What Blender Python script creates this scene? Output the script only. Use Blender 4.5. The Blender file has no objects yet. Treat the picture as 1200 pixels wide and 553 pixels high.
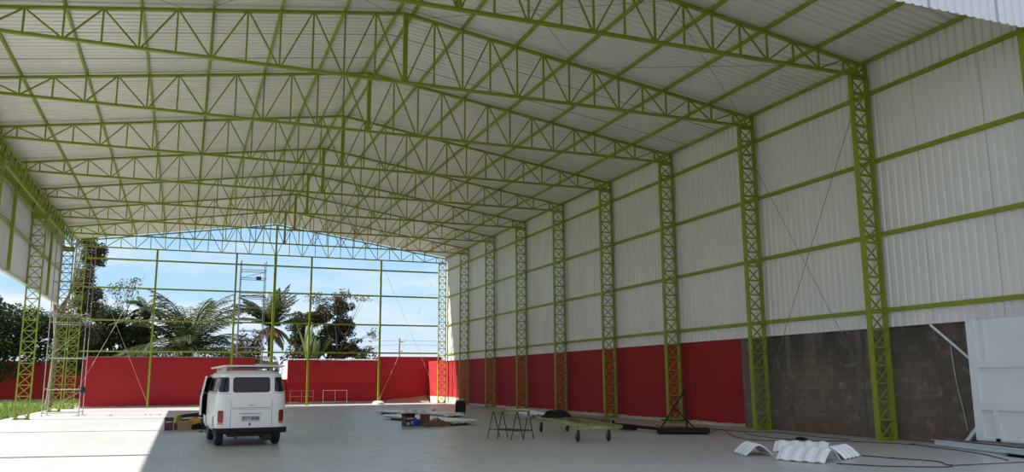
import bpy, math, random
from mathutils import Vector, Matrix
random.seed(7)
R = random.Random(11)
C = bpy.context.scene.collection
PI = math.pi

# ------------------------------------------------------------------ helpers
class MB:
    """collects faces, then links them as ONE mesh object"""
    def __init__(s): s.v = []; s.f = []; s.m = []
    def quadface(s, pts, mi=0):
        n = len(s.v); s.v += [tuple(p) for p in pts]; s.f.append(tuple(range(n, n+len(pts)))); s.m.append(mi); return s
    def box(s, x0, x1, y0, y1, z0, z1, mi=0):
        n = len(s.v)
        s.v += [(x0,y0,z0),(x1,y0,z0),(x1,y1,z0),(x0,y1,z0),(x0,y0,z1),(x1,y0,z1),(x1,y1,z1),(x0,y1,z1)]
        for q in ((0,3,2,1),(4,5,6,7),(0,1,5,4),(1,2,6,5),(2,3,7,6),(3,0,4,7)):
            s.f.append(tuple(n+i for i in q)); s.m.append(mi)
        return s
    def bar(s, p0, p1, w, h, up=(0,0,1), mi=0):
        """box bar from p0 to p1: w across, h along 'up'"""
        p0 = Vector(p0); p1 = Vector(p1); d = (p1-p0).normalized(); up = Vector(up)
        sd = d.cross(up)
        if sd.length < 1e-4: sd = d.cross(Vector((1,0,0)))
        sd.normalize(); u = sd.cross(d).normalized()
        n = len(s.v)
        for p in (p0, p1):
            for a, b in ((-1,-1),(1,-1),(1,1),(-1,1)):
                s.v.append(tuple(p + sd*(a*w/2) + u*(b*h/2)))
        for q in ((0,1,2,3),(7,6,5,4),(0,4,5,1),(1,5,6,2),(2,6,7,3),(3,7,4,0)):
            s.f.append(tuple(n+i for i in q)); s.m.append(mi)
        return s
    def tube(s, pts, r, n=8, cap=True, mi=0):
        pts = [Vector(p) for p in pts]; rs = r if isinstance(r, (list, tuple)) else [r]*len(pts)
        base = len(s.v); ref = None
        for i, p in enumerate(pts):
            d = (pts[min(i+1, len(pts)-1)] - pts[max(i-1, 0)]).normalized()
            if ref is None:
                ref = d.orthogonal().normalized()
            ref = (ref - d*ref.dot(d))
            if ref.length < 1e-5: ref = d.orthogonal()
            ref.normalize(); b = d.cross(ref)
            for k in range(n):
                a = 2*PI*k/n
                s.v.append(tuple(p + (ref*math.cos(a) + b*math.sin(a))*rs[i]))
        for i in range(len(pts)-1):
            for k in range(n):
                a = base+i*n+k; b2 = base+i*n+(k+1) % n
                s.f.append((a, b2, b2+n, a+n)); s.m.append(mi)
        if cap:
            s.f.append(tuple(base+k for k in reversed(range(n)))); s.m.append(mi)
            e = base+(len(pts)-1)*n; s.f.append(tuple(e+k for k in range(n))); s.m.append(mi)
        return s
    def grid(s, fn, nu, nv, mi=0):
        n = len(s.v)
        for i in range(nu+1):
            for j in range(nv+1): s.v.append(tuple(fn(i/nu, j/nv)))
        for i in range(nu):
            for j in range(nv):
                a = n+i*(nv+1)+j
                s.f.append((a, a+nv+1, a+nv+2, a+1)); s.m.append(mi)
        return s
    def lathe(s, prof, c, axis='z', n=24, mi=0):
        """prof: list of (r, h) round an axis through c"""
        base = len(s.v); c = Vector(c)
        for r, h in prof:
            for k in range(n):
                a = 2*PI*k/n; x, y = r*math.cos(a), r*math.sin(a)
                v = {'z': (x, y, h), 'x': (h, x, y), 'y': (y, h, x)}[axis]
                s.v.append(tuple(c+Vector(v)))
        for i in range(len(prof)-1):
            for k in range(n):
                a = base+i*n+k; b = base+i*n+(k+1) % n
                s.f.append((a, b, b+n, a+n)); s.m.append(mi)
        s.f.append(tuple(base+k for k in reversed(range(n)))); s.m.append(mi)
        e = base+(len(prof)-1)*n; s.f.append(tuple(e+k for k in range(n))); s.m.append(mi)
        return s
    def mesh(s, name, mats, smooth=False, ang=35):
        me = bpy.data.meshes.new(name); me.from_pydata(s.v, [], s.f); me.update()
        for m in (mats if isinstance(mats, (list, tuple)) else [mats]): me.materials.append(m)
        if any(s.m): me.polygons.foreach_set('material_index', s.m)
        if smooth:
            me.polygons.foreach_set('use_smooth', [True]*len(me.polygons))
            me.set_sharp_from_angle(angle=math.radians(ang))
        me.update()
        return me
    def build(s, name, mats, parent=None, smooth=False, ang=35, bevel=0):
        o = bpy.data.objects.new(name, s.mesh(name, mats, smooth, ang)); C.objects.link(o)
        if parent is not None: o.parent = parent
        if bevel:
            b = o.modifiers.new('bevel', 'BEVEL'); b.width = bevel; b.segments = 2; b.limit_method = 'ANGLE'
        return o

def put(name, me, parent, loc=(0,0,0)):
    o = bpy.data.objects.new(name, me); C.objects.link(o); o.parent = parent; o.location = loc
    return o
def tag(o, label, cat, group=None, kind=None):
    o['label'] = label; o['category'] = cat
    if group: o['group'] = group
    if kind: o['kind'] = kind
    return o
def thing(name, label, cat, loc=(0,0,0), rz=0.0, group=None):
    o = bpy.data.objects.new(name, None); C.objects.link(o); o.empty_display_size = .2
    o.location = loc; o.rotation_euler = (0, 0, rz)
    return tag(o, label, cat, group)
def structure(o):
    o['kind'] = 'structure'; return o
def dup(root, loc, rz=None, label=None, group=None):
    def cp(o, par):
        c = o.copy(); C.objects.link(c); c.parent = par
        for ch in kids.get(o.name, []): cp(ch, c)
        return c
    kids = {}
    stack = [root]
    while stack:
        o = stack.pop(); kids[o.name] = list(o.children); stack += kids[o.name]
    r = cp(root, None); r.location = loc
    if rz is not None: r.rotation_euler = (0, 0, rz)
    if label: r['label'] = label
    if group: r['group'] = group
    return r

# ------------------------------------------------------------------ materials
def mat(name, col, rough=.6, metal=0., spec=.5, noise=0., nscale=4., col2=None, bump=0., bscale=60., emit=0., detail=4.):
    m = bpy.data.materials.new(name); m.use_nodes = True
    nt = m.node_tree; b = nt.nodes['Principled BSDF']
    b.inputs['Base Color'].default_value = (*col, 1); b.inputs['Roughness'].default_value = rough
    b.inputs['Metallic'].default_value = metal; b.inputs['Specular IOR Level'].default_value = spec
    tc = None
    if noise or bump:
        tc = nt.nodes.new('ShaderNodeTexCoord')
    if noise:
        n = nt.nodes.new('ShaderNodeTexNoise'); n.inputs['Scale'].default_value = nscale; n.inputs['Detail'].default_value = detail
        nt.links.new(tc.outputs['Object'], n.inputs['Vector'])
        r = nt.nodes.new('ShaderNodeValToRGB'); r.color_ramp.elements[0].position = .35; r.color_ramp.elements[1].position = .68
        c2 = col2 or tuple(c*(1-noise) for c in col)
        r.color_ramp.elements[0].color = (*c2, 1); r.color_ramp.elements[1].color = (*col, 1)
        nt.links.new(n.outputs['Fac'], r.inputs['Fac']); nt.links.new(r.outputs['Color'], b.inputs['Base Color'])
    if bump:
        n2 = nt.nodes.new('ShaderNodeTexNoise'); n2.inputs['Scale'].default_value = bscale; n2.inputs['Detail'].default_value = 5
        nt.links.new(tc.outputs['Object'], n2.inputs['Vector'])
        bp = nt.nodes.new('ShaderNodeBump'); bp.inputs['Strength'].default_value = bump; bp.inputs['Distance'].default_value = .02
        nt.links.new(n2.outputs['Fac'], bp.inputs['Height']); nt.links.new(bp.outputs['Normal'], b.inputs['Normal'])
    return m

GREEN = (.265, .32, .014)
M_green = mat('green_paint', GREEN, .45, noise=.12, nscale=3)
M_yellow = mat('yellow_green_paint', (.42, .41, .13), .5, noise=.25, nscale=6)
M_black = mat('black_paint', (.012, .012, .014), .65, spec=.25, noise=.3, nscale=8)
M_dark = mat('dark_rubber', (.018, .018, .02), .75)
M_steel = mat('galvanised_steel', (.42, .42, .42), .45, metal=.6, noise=.3, nscale=10)
M_pole = mat('scaffold_pipe', (.42, .40, .38), .55, metal=.2, noise=.35, nscale=8)
M_rust = mat('rusty_steel', (.16, .07, .04), .75, noise=.5, nscale=10)
M_rustd = mat('dark_rusty_steel', (.07, .045, .03), .75, noise=.4, nscale=10)
M_wire = mat('steel_cable', (.20, .20, .19), .5, metal=.5)
M_cablewhite = mat('pale_cable', (.55, .50, .42), .6)
M_white = mat('white_panel_paint', (.80, .82, .84), .5, noise=.08, nscale=1.5)
M_sheet = mat('white_sheet_metal', (.86, .86, .87), .42, noise=.07, nscale=2)
M_van = mat('van_white_paint', (.80, .81, .80), .28, noise=.04, nscale=2)
M_vangrey = mat('rack_white', (.70, .70, .66), .5, noise=.1, nscale=3)
M_glass = mat('dark_window_glass', (.010, .012, .020), .08, spec=.35)
M_seal = mat('window_rubber', (.02, .02, .022), .6)
M_red_l = mat('red_lens', (.22, .010, .018), .25)
M_orange_l = mat('amber_lens', (.55, .22, .12), .3)
M_chrome = mat('chrome', (.5, .5, .5), .25, metal=.9)
M_plate = mat('plate_grey', (.55, .56, .58), .5)
M_ink = mat('plate_black', (.01, .01, .01), .6)
M_inside = mat('van_interior', (.012, .011, .011), .9)
M_seat = mat('interior_panel', (.10, .09, .09), .8)
M_card = mat('cardboard', (.36, .23, .12), .85, noise=.15, nscale=6)
M_yel = mat('yellow_plastic', (.70, .42, .03), .45)
M_olive = mat('olive_can', (.42, .42, .06), .5, noise=.3, nscale=9)
M_navy = mat('navy_fabric', (.02, .03, .055), .85, noise=.3, nscale=7)
M_maroon = mat('maroon_plastic', (.07, .015, .02), .5, noise=.3, nscale=9)
M_blue = mat('blue_plastic', (.03, .05, .30), .45)
M_redbox = mat('dark_red_plastic', (.16, .02, .04), .5)
M_rubble = mat('brown_debris', (.34, .24, .17), .95, noise=.5, nscale=9, bump=.6)
M_earth = mat('bare_earth', (.38, .26, .16), .95, noise=.25, nscale=3, bump=.6, bscale=20)
M_whitewall = mat('white_render', (.80, .79, .76), .8)
M_fibro = mat('fibre_cement', (.30, .28, .26), .9, noise=.3, nscale=3)
M_concrete = mat('footing_concrete', (.62, .59, .52), .9, noise=.15, nscale=5)
M_bark = mat('pale_bark', (.24, .18, .13), .95, noise=.4, nscale=5, bump=.6, bscale=15)
M_barkd = mat('dark_bark', (.06, .045, .035), .95, noise=.4, nscale=5)
M_wood = mat('old_timber', (.20, .13, .08), .85, noise=.3, nscale=10)

def nodes_of(name, rough=.6):
    m = bpy.data.materials.new(name); m.use_nodes = True
    nt = m.node_tree; b = nt.nodes['Principled BSDF']; b.inputs['Roughness'].default_value = rough
    return m, nt, b, nt.nodes, nt.links

def coord_axis(nt, axis):
    g = nt.nodes.new('ShaderNodeNewGeometry'); s = nt.nodes.new('ShaderNodeSeparateXYZ')
    nt.links.new(g.outputs['Position'], s.inputs[0]); return s.outputs[axis], g
def math_node(nt, op, a, b=None, c=None):
    n = nt.nodes.new('ShaderNodeMath'); n.operation = op
    for i, v in enumerate((a, b, c)):
        if v is None: continue
        if isinstance(v, (int, float)): n.inputs[i].default_value = v
        else: nt.links.new(v, n.inputs[i])
    return n.outputs[0]
def mix_col(nt, f, a, b):
    n = nt.nodes.new('ShaderNodeMix'); n.data_type = 'RGBA'
    if isinstance(f, (int, float)): n.inputs[0].default_value = f
    else: nt.links.new(f, n.inputs[0])
    for i, v in ((6, a), (7, b)):
        if isinstance(v, tuple): n.inputs[i].default_value = (*v, 1)
        else: nt.links.new(v, n.inputs[i])
    return n.outputs[2]
def noise_fac(nt, scale, detail=4, vec=None, stretch=None):
    n = nt.nodes.new('ShaderNodeTexNoise'); n.inputs['Scale'].default_value = scale; n.inputs['Detail'].default_value = detail
    g = nt.nodes.new('ShaderNodeNewGeometry'); src = g.outputs['Position']
    if stretch:
        mp = nt.nodes.new('ShaderNodeVectorMath'); mp.operation = 'MULTIPLY'; mp.inputs[1].default_value = stretch
        nt.links.new(src, mp.inputs[0]); src = mp.outputs[0]
    nt.links.new(src, n.inputs['Vector']); return n.outputs['Fac']
def ramp(nt, f, p0, p1):
    n = nt.nodes.new('ShaderNodeMapRange'); n.inputs[1].default_value = p0; n.inputs[2].default_value = p1
    nt.links.new(f, n.inputs[0]); return n.outputs[0]

def cladding_mat(name, axis, base, joint=.98, off=0.):
    """painted sheet metal with the thin dark lap line of each sheet and faint stains"""
    m, nt, b, N, L = nodes_of(name, .30)
    a, _ = coord_axis(nt, axis)
    fr = math_node(nt, 'FRACT', math_node(nt, 'DIVIDE', math_node(nt, 'ADD', a, off), joint))
    line = math_node(nt, 'LESS_THAN', fr, .018)
    st = ramp(nt, noise_fac(nt, .9, 5, stretch=(1,1,.35)), .45, .75)
    c = mix_col(nt, math_node(nt, 'MULTIPLY', st, .16), base, (base[0]*.62, base[1]*.60, base[2]*.56))
    c = mix_col(nt, math_node(nt, 'MULTIPLY', line, .5), c, (.16, .16, .16))
    L.new(c, b.inputs['Base Color']); return m
M_roof = cladding_mat('roof_sheeting', 1, (.77, .74, .69), joint=1.98)
M_clad = cladding_mat('wall_sheeting', 1, (.77, .75, .735), joint=1.96, off=.3)
M_gable = cladding_mat('gable_sheeting', 0, (.74, .75, .77), joint=1.96)

def red_mat(name, base, strip):
    """red masonry paint worn off along the foot of the wall"""
    m, nt, b, N, L = nodes_of(name, .8)
    z, _ = coord_axis(nt, 2); y, _ = coord_axis(nt, 1)
    n = noise_fac(nt, 1.6, 6)
    far = ramp(nt, y, 52.5, 53.5) if strip else 0
    lim = math_node(nt, 'ADD', .02, math_node(nt, 'MULTIPLY', n, .16))
    if strip: lim = math_node(nt, 'ADD', lim, math_node(nt, 'MULTIPLY', far, .32))
    bare = math_node(nt, 'LESS_THAN', z, lim)
    st = ramp(nt, noise_fac(nt, .5, 6, stretch=(1,1,.5)), .4, .75)
    c = mix_col(nt, math_node(nt, 'MULTIPLY', st, .35), base, (base[0]*.7, base[1]*.75, base[2]*.8))
    c = mix_col(nt, bare, c, (.48, .42, .36)); L.new(c, b.inputs['Base Color'])
    return m
M_red = red_mat('red_wall_paint', (.33, .006, .009), True)
M_redback = red_mat('red_boundary_paint', (.37, .009, .017), False)

def block_mat():
    m, nt, b, N, L = nodes_of('bare_blockwork', .95)
    g = N.new('ShaderNodeNewGeometry'); s = N.new('ShaderNodeSeparateXYZ'); L.new(g.outputs['Position'], s.inputs[0])
    cb = N.new('ShaderNodeCombineXYZ'); L.new(s.outputs[1], cb.inputs[0]); L.new(s.outputs[2], cb.inputs[1])
    br = N.new('ShaderNodeTexBrick'); L.new(cb.outputs[0], br.inputs['Vector'])
    br.inputs['Scale'].default_value = 1; br.inputs['Brick Width'].default_value = .41; br.inputs['Row Height'].default_value = .205
    br.inputs['Mortar Size'].default_value = .010; br.inputs['Mortar Smooth'].default_value = .3
    br.inputs['Color1'].default_value = (.155, .122, .096, 1); br.inputs['Color2'].default_value = (.20, .158, .124, 1)
    br.inputs['Mortar'].default_value = (.125, .10, .08, 1)
    n1 = ramp(nt, noise_fac(nt, .7, 7, stretch=(1,1,.6)), .42, .66)
    n2 = ramp(nt, noise_fac(nt, 3.2, 7), .55, .72)
    c = mix_col(nt, math_node(nt, 'MULTIPLY', n1, .65), br.outputs['Color'], (.075, .058, .045))
    c = mix_col(nt, math_node(nt, 'MULTIPLY', n2, .55), c, (.33, .28, .235))
    # black damp runs under the sheeting and red earth splashed on the foot
    top = math_node(nt, 'MULTIPLY', ramp(nt, s.outputs[2], 1.7, 2.95), ramp(nt, noise_fac(nt, 1.3, 6, stretch=(1,1,.15)), .38, .6))
    c = mix_col(nt, math_node(nt, 'MULTIPLY', top, .75), c, (.03, .026, .023))
    foot = math_node(nt, 'MULTIPLY', ramp(nt, s.outputs[2], .55, .02), ramp(nt, noise_fac(nt, 1.2, 5), .3, .6))
    c = mix_col(nt, math_node(nt, 'MULTIPLY', foot, .8), c, (.16, .075, .045))
    L.new(c, b.inputs['Base Color'])
    bp = N.new('ShaderNodeBump'); bp.inputs['Strength'].default_value = .5; bp.inputs['Distance'].default_value = .02
    L.new(math_node(nt, 'ADD', br.outputs['Fac'], n2), bp.inputs['Height']); bp.invert = True
    L.new(bp.outputs['Normal'], b.inputs['Normal'])
    return m
M_block = block_mat()

def floor_mat():
    m, nt, b, N, L = nodes_of('polished_concrete', .42)
    n1 = ramp(nt, noise_fac(nt, .22, 6), .35, .7); n2 = ramp(nt, noise_fac(nt, 2.2, 7), .5, .8)
    c = mix_col(nt, n1, (.46, .465, .465), (.54, .54, .53))
    c = mix_col(nt, math_node(nt, 'MULTIPLY', n2, .22), c, (.38, .38, .38))
    x, _ = coord_axis(nt, 0); y, _ = coord_axis(nt, 1)
    fx = math_node(nt, 'LESS_THAN', math_node(nt, 'FRACT', math_node(nt, 'DIVIDE', math_node(nt, 'ADD', x, 6.0), 6.0)), .0022)
    fy = math_node(nt, 'LESS_THAN', math_node(nt, 'FRACT', math_node(nt, 'DIVIDE', math_node(nt, 'ADD', y, 1.7), 5.0)), .003)
    c = mix_col(nt, math_node(nt, 'MULTIPLY', math_node(nt, 'MAXIMUM', fx, fy), .35), c, (.2, .2, .2))
    L.new(c, b.inputs['Base Color'])
    L.new(ramp(nt, n2, -1.2, 2.4), b.inputs['Roughness'])
    b.inputs['Specular IOR Level'].default_value = .35
    return m
M_floor = floor_mat()
def ground_mat():
    m, nt, b, N, L = nodes_of('outside_ground', .95)
    n1 = ramp(nt, noise_fac(nt, .15, 6), .4, .6); n2 = ramp(nt, noise_fac(nt, 3, 6), .4, .7)
    x, _ = coord_axis(nt, 0)
    c = mix_col(nt, n1, (.30, .28, .24), (.24, .21, .17))
    g = mix_col(nt, n2, (.10, .17, .025), (.20, .26, .05))
    leftside = math_node(nt, 'LESS_THAN', x, -7.3)
    c = mix_col(nt, leftside, c, g)
    yv, _ = coord_axis(nt, 1); c = mix_col(nt, math_node(nt, 'LESS_THAN', yv, 9.3), c, mix_col(nt, n2, (.05, .048, .046), (.075, .072, .07))); L.new(c, b.inputs['Base Color']); return m  # unseen ground in front, darkened to lower bounce light into the hall
M_ground = ground_mat()

def leaf_mat(name, c1, c2, c3=None, trans=.35):
    m = bpy.data.materials.new(name); m.use_nodes = True; nt = m.node_tree; N = nt.nodes; L = nt.links
    b = N['Principled BSDF']; b.inputs['Roughness'].default_value = .55
    g = N.new('ShaderNodeNewGeometry')
    r = N.new('ShaderNodeValToRGB'); L.new(g.outputs['Random Per Island'], r.inputs['Fac'])
    r.color_ramp.elements[0].color = (*c1, 1); r.color_ramp.elements[1].color = (*c2, 1); r.color_ramp.elements[1].position = .8
    if c3:
        e = r.color_ramp.elements.new(.97); e.color = (*c3, 1)
    L.new(r.outputs['Color'], b.inputs['Base Color'])
    t = N.new('ShaderNodeBsdfTranslucent'); L.new(r.outputs['Color'], t.inputs['Color'])
    mx = N.new('ShaderNodeMixShader'); mx.inputs[0].default_value = trans
    L.new(b.outputs[0], mx.inputs[1]); L.new(t.outputs[0], mx.inputs[2]); L.new(mx.outputs[0], N['Material Output'].inputs['Surface'])
    return m
M_leaf = leaf_mat('leaf_dark', (.015, .03, .010), (.05, .075, .02))
M_leafred = leaf_mat('leaf_reddish', (.022, .036, .012), (.075, .085, .03), (.17, .06, .05))
M_leafsparse = leaf_mat('leaf_rusty', (.035, .045, .018), (.11, .10, .045), (.20, .08, .055))
M_leafpink = leaf_mat('leaf_flowering', (.03, .05, .015), (.09, .10, .03), (.40, .10, .16))
M_palm = leaf_mat('palm_leaf', (.02, .04, .012), (.07, .10, .03), (.12, .12, .04))
M_palmdry = leaf_mat('palm_leaf_dry', (.10, .07, .04), (.22, .15, .07))
M_banana = leaf_mat('banana_leaf', (.06, .10, .025), (.14, .19, .06), trans=.35)
M_grass = leaf_mat('grass_blade', (.07, .13, .02), (.22, .30, .06), (.34, .34, .12), trans=.3)

# ------------------------------------------------------------------ measures of the hall
XC, HI, HO = 5.385, 11.385, 11.985
YF = lambda n: 11.82 + 5.0*n
ZB, ZT, SL = 9.93, 12.0, .1478
PAN = .8615
XR_OUT = XC + HO
Y0, Y1 = 11.55, 57.05
top_z = lambda off: ZT - SL*abs(off)

# ------------------------------------------------------------------ ground, floor
g = MB()
g.grid(lambda u, v: (-160+360*u, -40+300*v, -.06), 40, 34)
structure(g.build('ground', M_ground))
f = MB(); f.box(-7.25, 17.52, 9.2, 57.35, -.30, 0)
structure(f.build('floor', M_floor))

# ------------------------------------------------------------------ corrugated sheeting
def rib_profile(a0, a1, p=.245, d=.04):
    """(position, depth) pairs of a trapezoid rib profile"""
    out = []; a = a0
    while a < a1 - 1e-6:
        for da, h in ((0, 0), (p-.105, 0), (p-.075, d), (p-.03, d)):
            if a+da <= a1: out.append((a+da, h))
        a += p
    out.append((a1, 0)); return out

# roof: ribs run down each slope
for side, nm in ((-1, 'left'), (1, 'right')):
    pr = rib_profile(Y0, Y1, .245, .05); m = MB()
    offs = [0, 4, 8, HO+.28]
    for y, h in pr:
        for o in offs: m.v.append((XC+side*o, y, top_z(o)+.152+h))
    k = len(offs)
    for i in range(len(pr)-1):
        for j in range(k-1):
            a = i*k+j; q = (a, a+1, a+k+1, a+k) if side < 0 else (a, a+k, a+k+1, a+1)
            m.f.append(q); m.m.append(0)
    o = structure(m.build('ceiling_'+nm, M_roof))
    so = o.modifiers.new('thickness', 'SOLIDIFY'); so.thickness = .004; so.offset = 1 if side > 0 else -1
rc = MB()
for s in (-1, 1): rc.quadface([(XC, Y0, ZT+.20), (XC+s*.35, Y0, top_z(.35)+.195), (XC+s*.35, Y1, top_z(.35)+.195), (XC, Y1, ZT+.20)])
structure(rc.build('trim_ridge', M_sheet))

def wall_sheet(name, x, y0, y1, z0, z1, sgn, mt):
    pr = rib_profile(y0, y1); m = MB(); zs = [z0, (z0+z1)/2, z1]
    for y, h in pr:
        for z in zs: m.v.append((x+sgn*h, y, z))
    for i in range(len(pr)-1):
        for j in range(2):
            a = i*3+j; m.f.append((a, a+3, a+4, a+1)); m.m.append(0)
    o = structure(m.build(name, mt))
    so = o.modifiers.new('thickness', 'SOLIDIFY'); so.thickness = .004
    return o
wall_sheet('wall_right', 17.455, Y0, 57.2, 2.93, 10.36, 1, M_clad)
wall_sheet('wall_left', -6.72, Y0, 52.15, 5.90, 10.36, -1, M_clad)
# pale drip edge under the left sheeting
e = MB(); e.box(-6.77, -6.64, Y0, 52.15, 5.83, 5.895); structure(e.build('trim_left', M_sheet))

# front gable sheeting above the open end: vertical ribs
pr = rib_profile(-6.75, 17.47); m = MB()
for x, h in pr:
    off = abs(x-XC)
    m.v.append((x, Y0-.02-h, 9.04)); m.v.append((x, Y0-.02-h, top_z(off)+.17))
for i in range(len(pr)-1):
    a = i*2; m.f.append((a, a+2, a+3, a+1)); m.m.append(0)
o = structure(m.build('wall_front', M_gable)); so = o.modifiers.new('thickness', 'SOLIDIFY'); so.thickness = .004
# ------------------------------------------------------------------ masonry under the right sheeting
m = MB(); m.box(17.53, 17.73, 23.29, 62.4, -.05, 3.02)
structure(m.build('wall_right_painted', M_red))
m = MB(); m.box(17.535, 17.735, 4.0, 23.285, -.05, 3.02)
structure(m.build('wall_right_blockwork', M_block))
for y in (20.93, 18.02):                                      # cast pilasters flush in the blockwork
    q = MB(); q.box(17.517, 17.54, y-.11, y+.11, 0, 2.9)
    structure(q.build('trim_pilaster', mat('pilaster_render', (.19, .16, .13), .95, noise=.35, nscale=3)))
q = MB(); q.box(17.40, 17.54, 24, 57.3, 0, .035); structure(q.build('trim_right', M_concrete))

# ------------------------------------------------------------------ columns
def col_meshes(h):
    d = {}
    d['inner_chord'] = MB().box(-.30, -.25, -.075, .075, .02, h).mesh('inner_chord', M_green)
    d['outer_chord'] = MB().box(.25, .30, -.075, .075, .02, h).mesh('outer_chord', M_green)
    d['base_plate'] = MB().box(-.36, .36, -.14, .14, 0, .02).mesh('base_plate', M_green)
    g = MB()
    for s in (-1, 1):
        for y in (-.07, .07):
            g.quadface([(s*.25, y, .02), (s*.12, y, .02), (s*.25, y, .26)]); g.quadface([(s*.25, y+.008, .26), (s*.12, y+.008, .02), (s*.25, y+.008, .02)])
            g.quadface([(s*.12, y, .02), (s*.25, y, .26), (s*.25, y+.008, .26), (s*.12, y+.008, .02)])
    d['gusset'] = g.mesh('gusset', M_green)
    n = round((h-.1)/.475); st = (h-.08)/n; d['n'] = n; d['st'] = st
    d['batten'] = MB().box(-.25, .25, -.065, .065, -.02, .02).mesh('batten', M_green)
    d['d1'] = MB().bar((-.25, -.05, 0), (.25, -.05, st), .030, .035, (0,1,0)).mesh('diagonal', M_green)
    d['d2'] = MB().bar((.25, .05, 0), (-.25, .05, st), .030, .035, (0,1,0)).mesh('diagonal', M_green)
    return d
def column(x, y, h, flip, label, group, head=False):
    t = thing('lattice_column', label, 'column', (x, y, 0), PI if flip else 0, group)
    d = col_cache.setdefault(h, col_meshes(h))
    for k in ('inner_chord', 'outer_chord', 'base_plate', 'gusset'): put(k, d[k], t)
    for i in range(d['n']+1): put('batten', d['batten'], t, (0, 0, .06+i*d['st']-(.02 if i == d['n'] else 0)))
    for i in range(d['n']):
        put('diagonal', d['d1'], t, (0, 0, .06+i*d['st'])); put('diagonal', d['d2'], t, (0, 0, .06+i*d['st']))
    if head:
        MB().box(-.40, .40, -.20, .20, h, h+.02).box(-.33, .33, -.16, .16, h-.22, h).build('head_plate', M_green, t)
    return t
col_cache = {}
NTH = ['at the open front corner', 'nearest the camera beside bare blockwork', 'second from the front, beside the red paint edge', 'third from the front behind the black trailer',
       'fourth from the front', 'fifth from the front', 'sixth from the front', 'seventh from the front', 'eighth from the front beside the bin', 'at the far right corner of the open end']
for n in range(10):
    column(XC+HI+.3, YF(n), ZB-.05, False, 'green lattice column on right wall, '+NTH[n], 'columns along the right wall')
LN = {2: 'nearest, out past the left edge', 4: 'second, seen only at the girder', 6: 'nearest one seen standing on the slab edge', 8: 'beside the pipe scaffold', 9: 'at the far left corner of the open end'}
for n in (2, 4, 6, 8):
    column(-6.40, YF(n), 9.08, True, 'green lattice column under left girder, '+LN[n], 'columns along the left side', head=True)
column(-6.30, YF(9), ZB-.05, True, 'green lattice steel column on the left side, '+LN[9], 'columns along the left side')

# ------------------------------------------------------------------ roof trusses
def truss_proto():
    d = []
    d.append(('bottom_chord', MB().box(-HO, HO, -.055, .055, ZB-.035, ZB+.035)))
    for s in (-1, 1):
        d.append(('top_chord', MB().bar((s*.0, 0, ZT), (s*HO, 0, top_z(HO)), .11, .07, (0,0,1))))
        d.append(('end_strut', MB().box(s*HO-.025-(.025 if s > 0 else -.025), s*HO+.025-(.025 if s > 0 else -.025), -.06, .06, ZB+.04, top_z(HO)-.03)))
    d.append(('king_post', MB().box(-.06, .06, -.055, .055, ZB+.04, ZT-.04)))
    for s in (-1, 1):
        for k in range(1, 15):
            x = s*min(k*PAN, HO-.32) if k == 14 else s*k*PAN
            w = .022
            d.append(('web_vertical', MB().box(x-w, x+w, -.025, .025, ZB+.035, top_z(x)-.035)))
        for k in range(1, 14, 2):                       # odd panel points carry the diagonals at the top
            xt = s*k*PAN; zt = top_z(xt)-.05
            for j in (k-1, k+1):
                xb = s*min(j*PAN, HO-.32)
                d.append(('web_diagonal', MB().bar((xt+(.05 if xb > xt else -.05), 0, zt), (xb-(.06 if xb > xt else -.06), 0, ZB+.05), .040, .040, (0,1,0))))
        d.append(('web_diagonal', MB().bar((s*(HO-.06), 0, top_z(HO)-.05), (s*(HO-.28), 0, ZB+.06), .05, .045, (0,1,0))))
    return d
TR = [(nm, mb.mesh(nm, M_green)) for nm, mb in truss_proto()]
TN = ['first', 'second', 'third', 'fourth', 'fifth', 'sixth', 'seventh', 'eighth']
for n in range(1, 10):
    lab = ('green steel roof truss, %s counted from the open front' % TN[n-1]) if n < 9 else 'green steel roof truss closing the far open end against the sky'
    t = thing('roof_truss', lab, 'roof truss', (XC, YF(n), 0), 0, 'roof trusses across the hall')
    for nm, me in TR: put(nm, me, t)

# purlins along the hall
def beam(name, x0, x1, y0, y1, z0, z1, label, cat, group, mt=M_green):
    t = MB().box(x0, x1, y0, y1, z0, z1).build(name, mt); return tag(t, label, cat, group)
ORD = ['next to the ridge', 'first below the ridge pair', 'second below the ridge pair', 'third below the ridge pair', 'fourth below the ridge pair',
       'fifth below the ridge pair', 'sixth below the ridge pair', 'along the eave']
for s, nm in ((-1, 'left'), (1, 'right')):
    for i, off in enumerate([.22]+[2*k*PAN for k in range(1, 7)]+[HO-.03]):
        x = XC+s*off; z = top_z(off)+.045
        beam('roof_purlin', x-.03, x+.03, Y0+.05, Y1-.1, z, z+.10, 'long green purlin under the %s roof slope, %s' % (nm, ORD[i]), 'purlin', 'roof purlins')
# wall girts on the right
for i, z in enumerate((9.42, 7.47, 5.43, 3.38)):
    beam('wall_girt', 17.378, 17.448, Y0+.05, 56.76, z-.055, z+.055, 'green rail along the right white wall, %s' % ['topmost under the eave', 'second from the top', 'third from the top', 'lowest above the masonry'][i], 'wall girt', 'rails along the right wall')
# left wall: one girt and the posts where columns are left out
beam('wall_girt', -6.70, -6.63, Y0+.05, 52.1, 7.68, 7.79, 'green rail along the hanging left wall at mid height', 'wall girt', 'left wall framing')
for n in (5, 7):
    t = MB().box(-6.62, -6.50, YF(n)-.07, YF(n)+.07, 5.90, 9.10).build('wall_post', M_green)
    tag(t, 'green post on the left hanging wall, %s' % {5: 'left of the nearest left column', 7: 'between the nearest left column and the scaffold'}[n], 'wall post', 'left wall framing')

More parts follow.
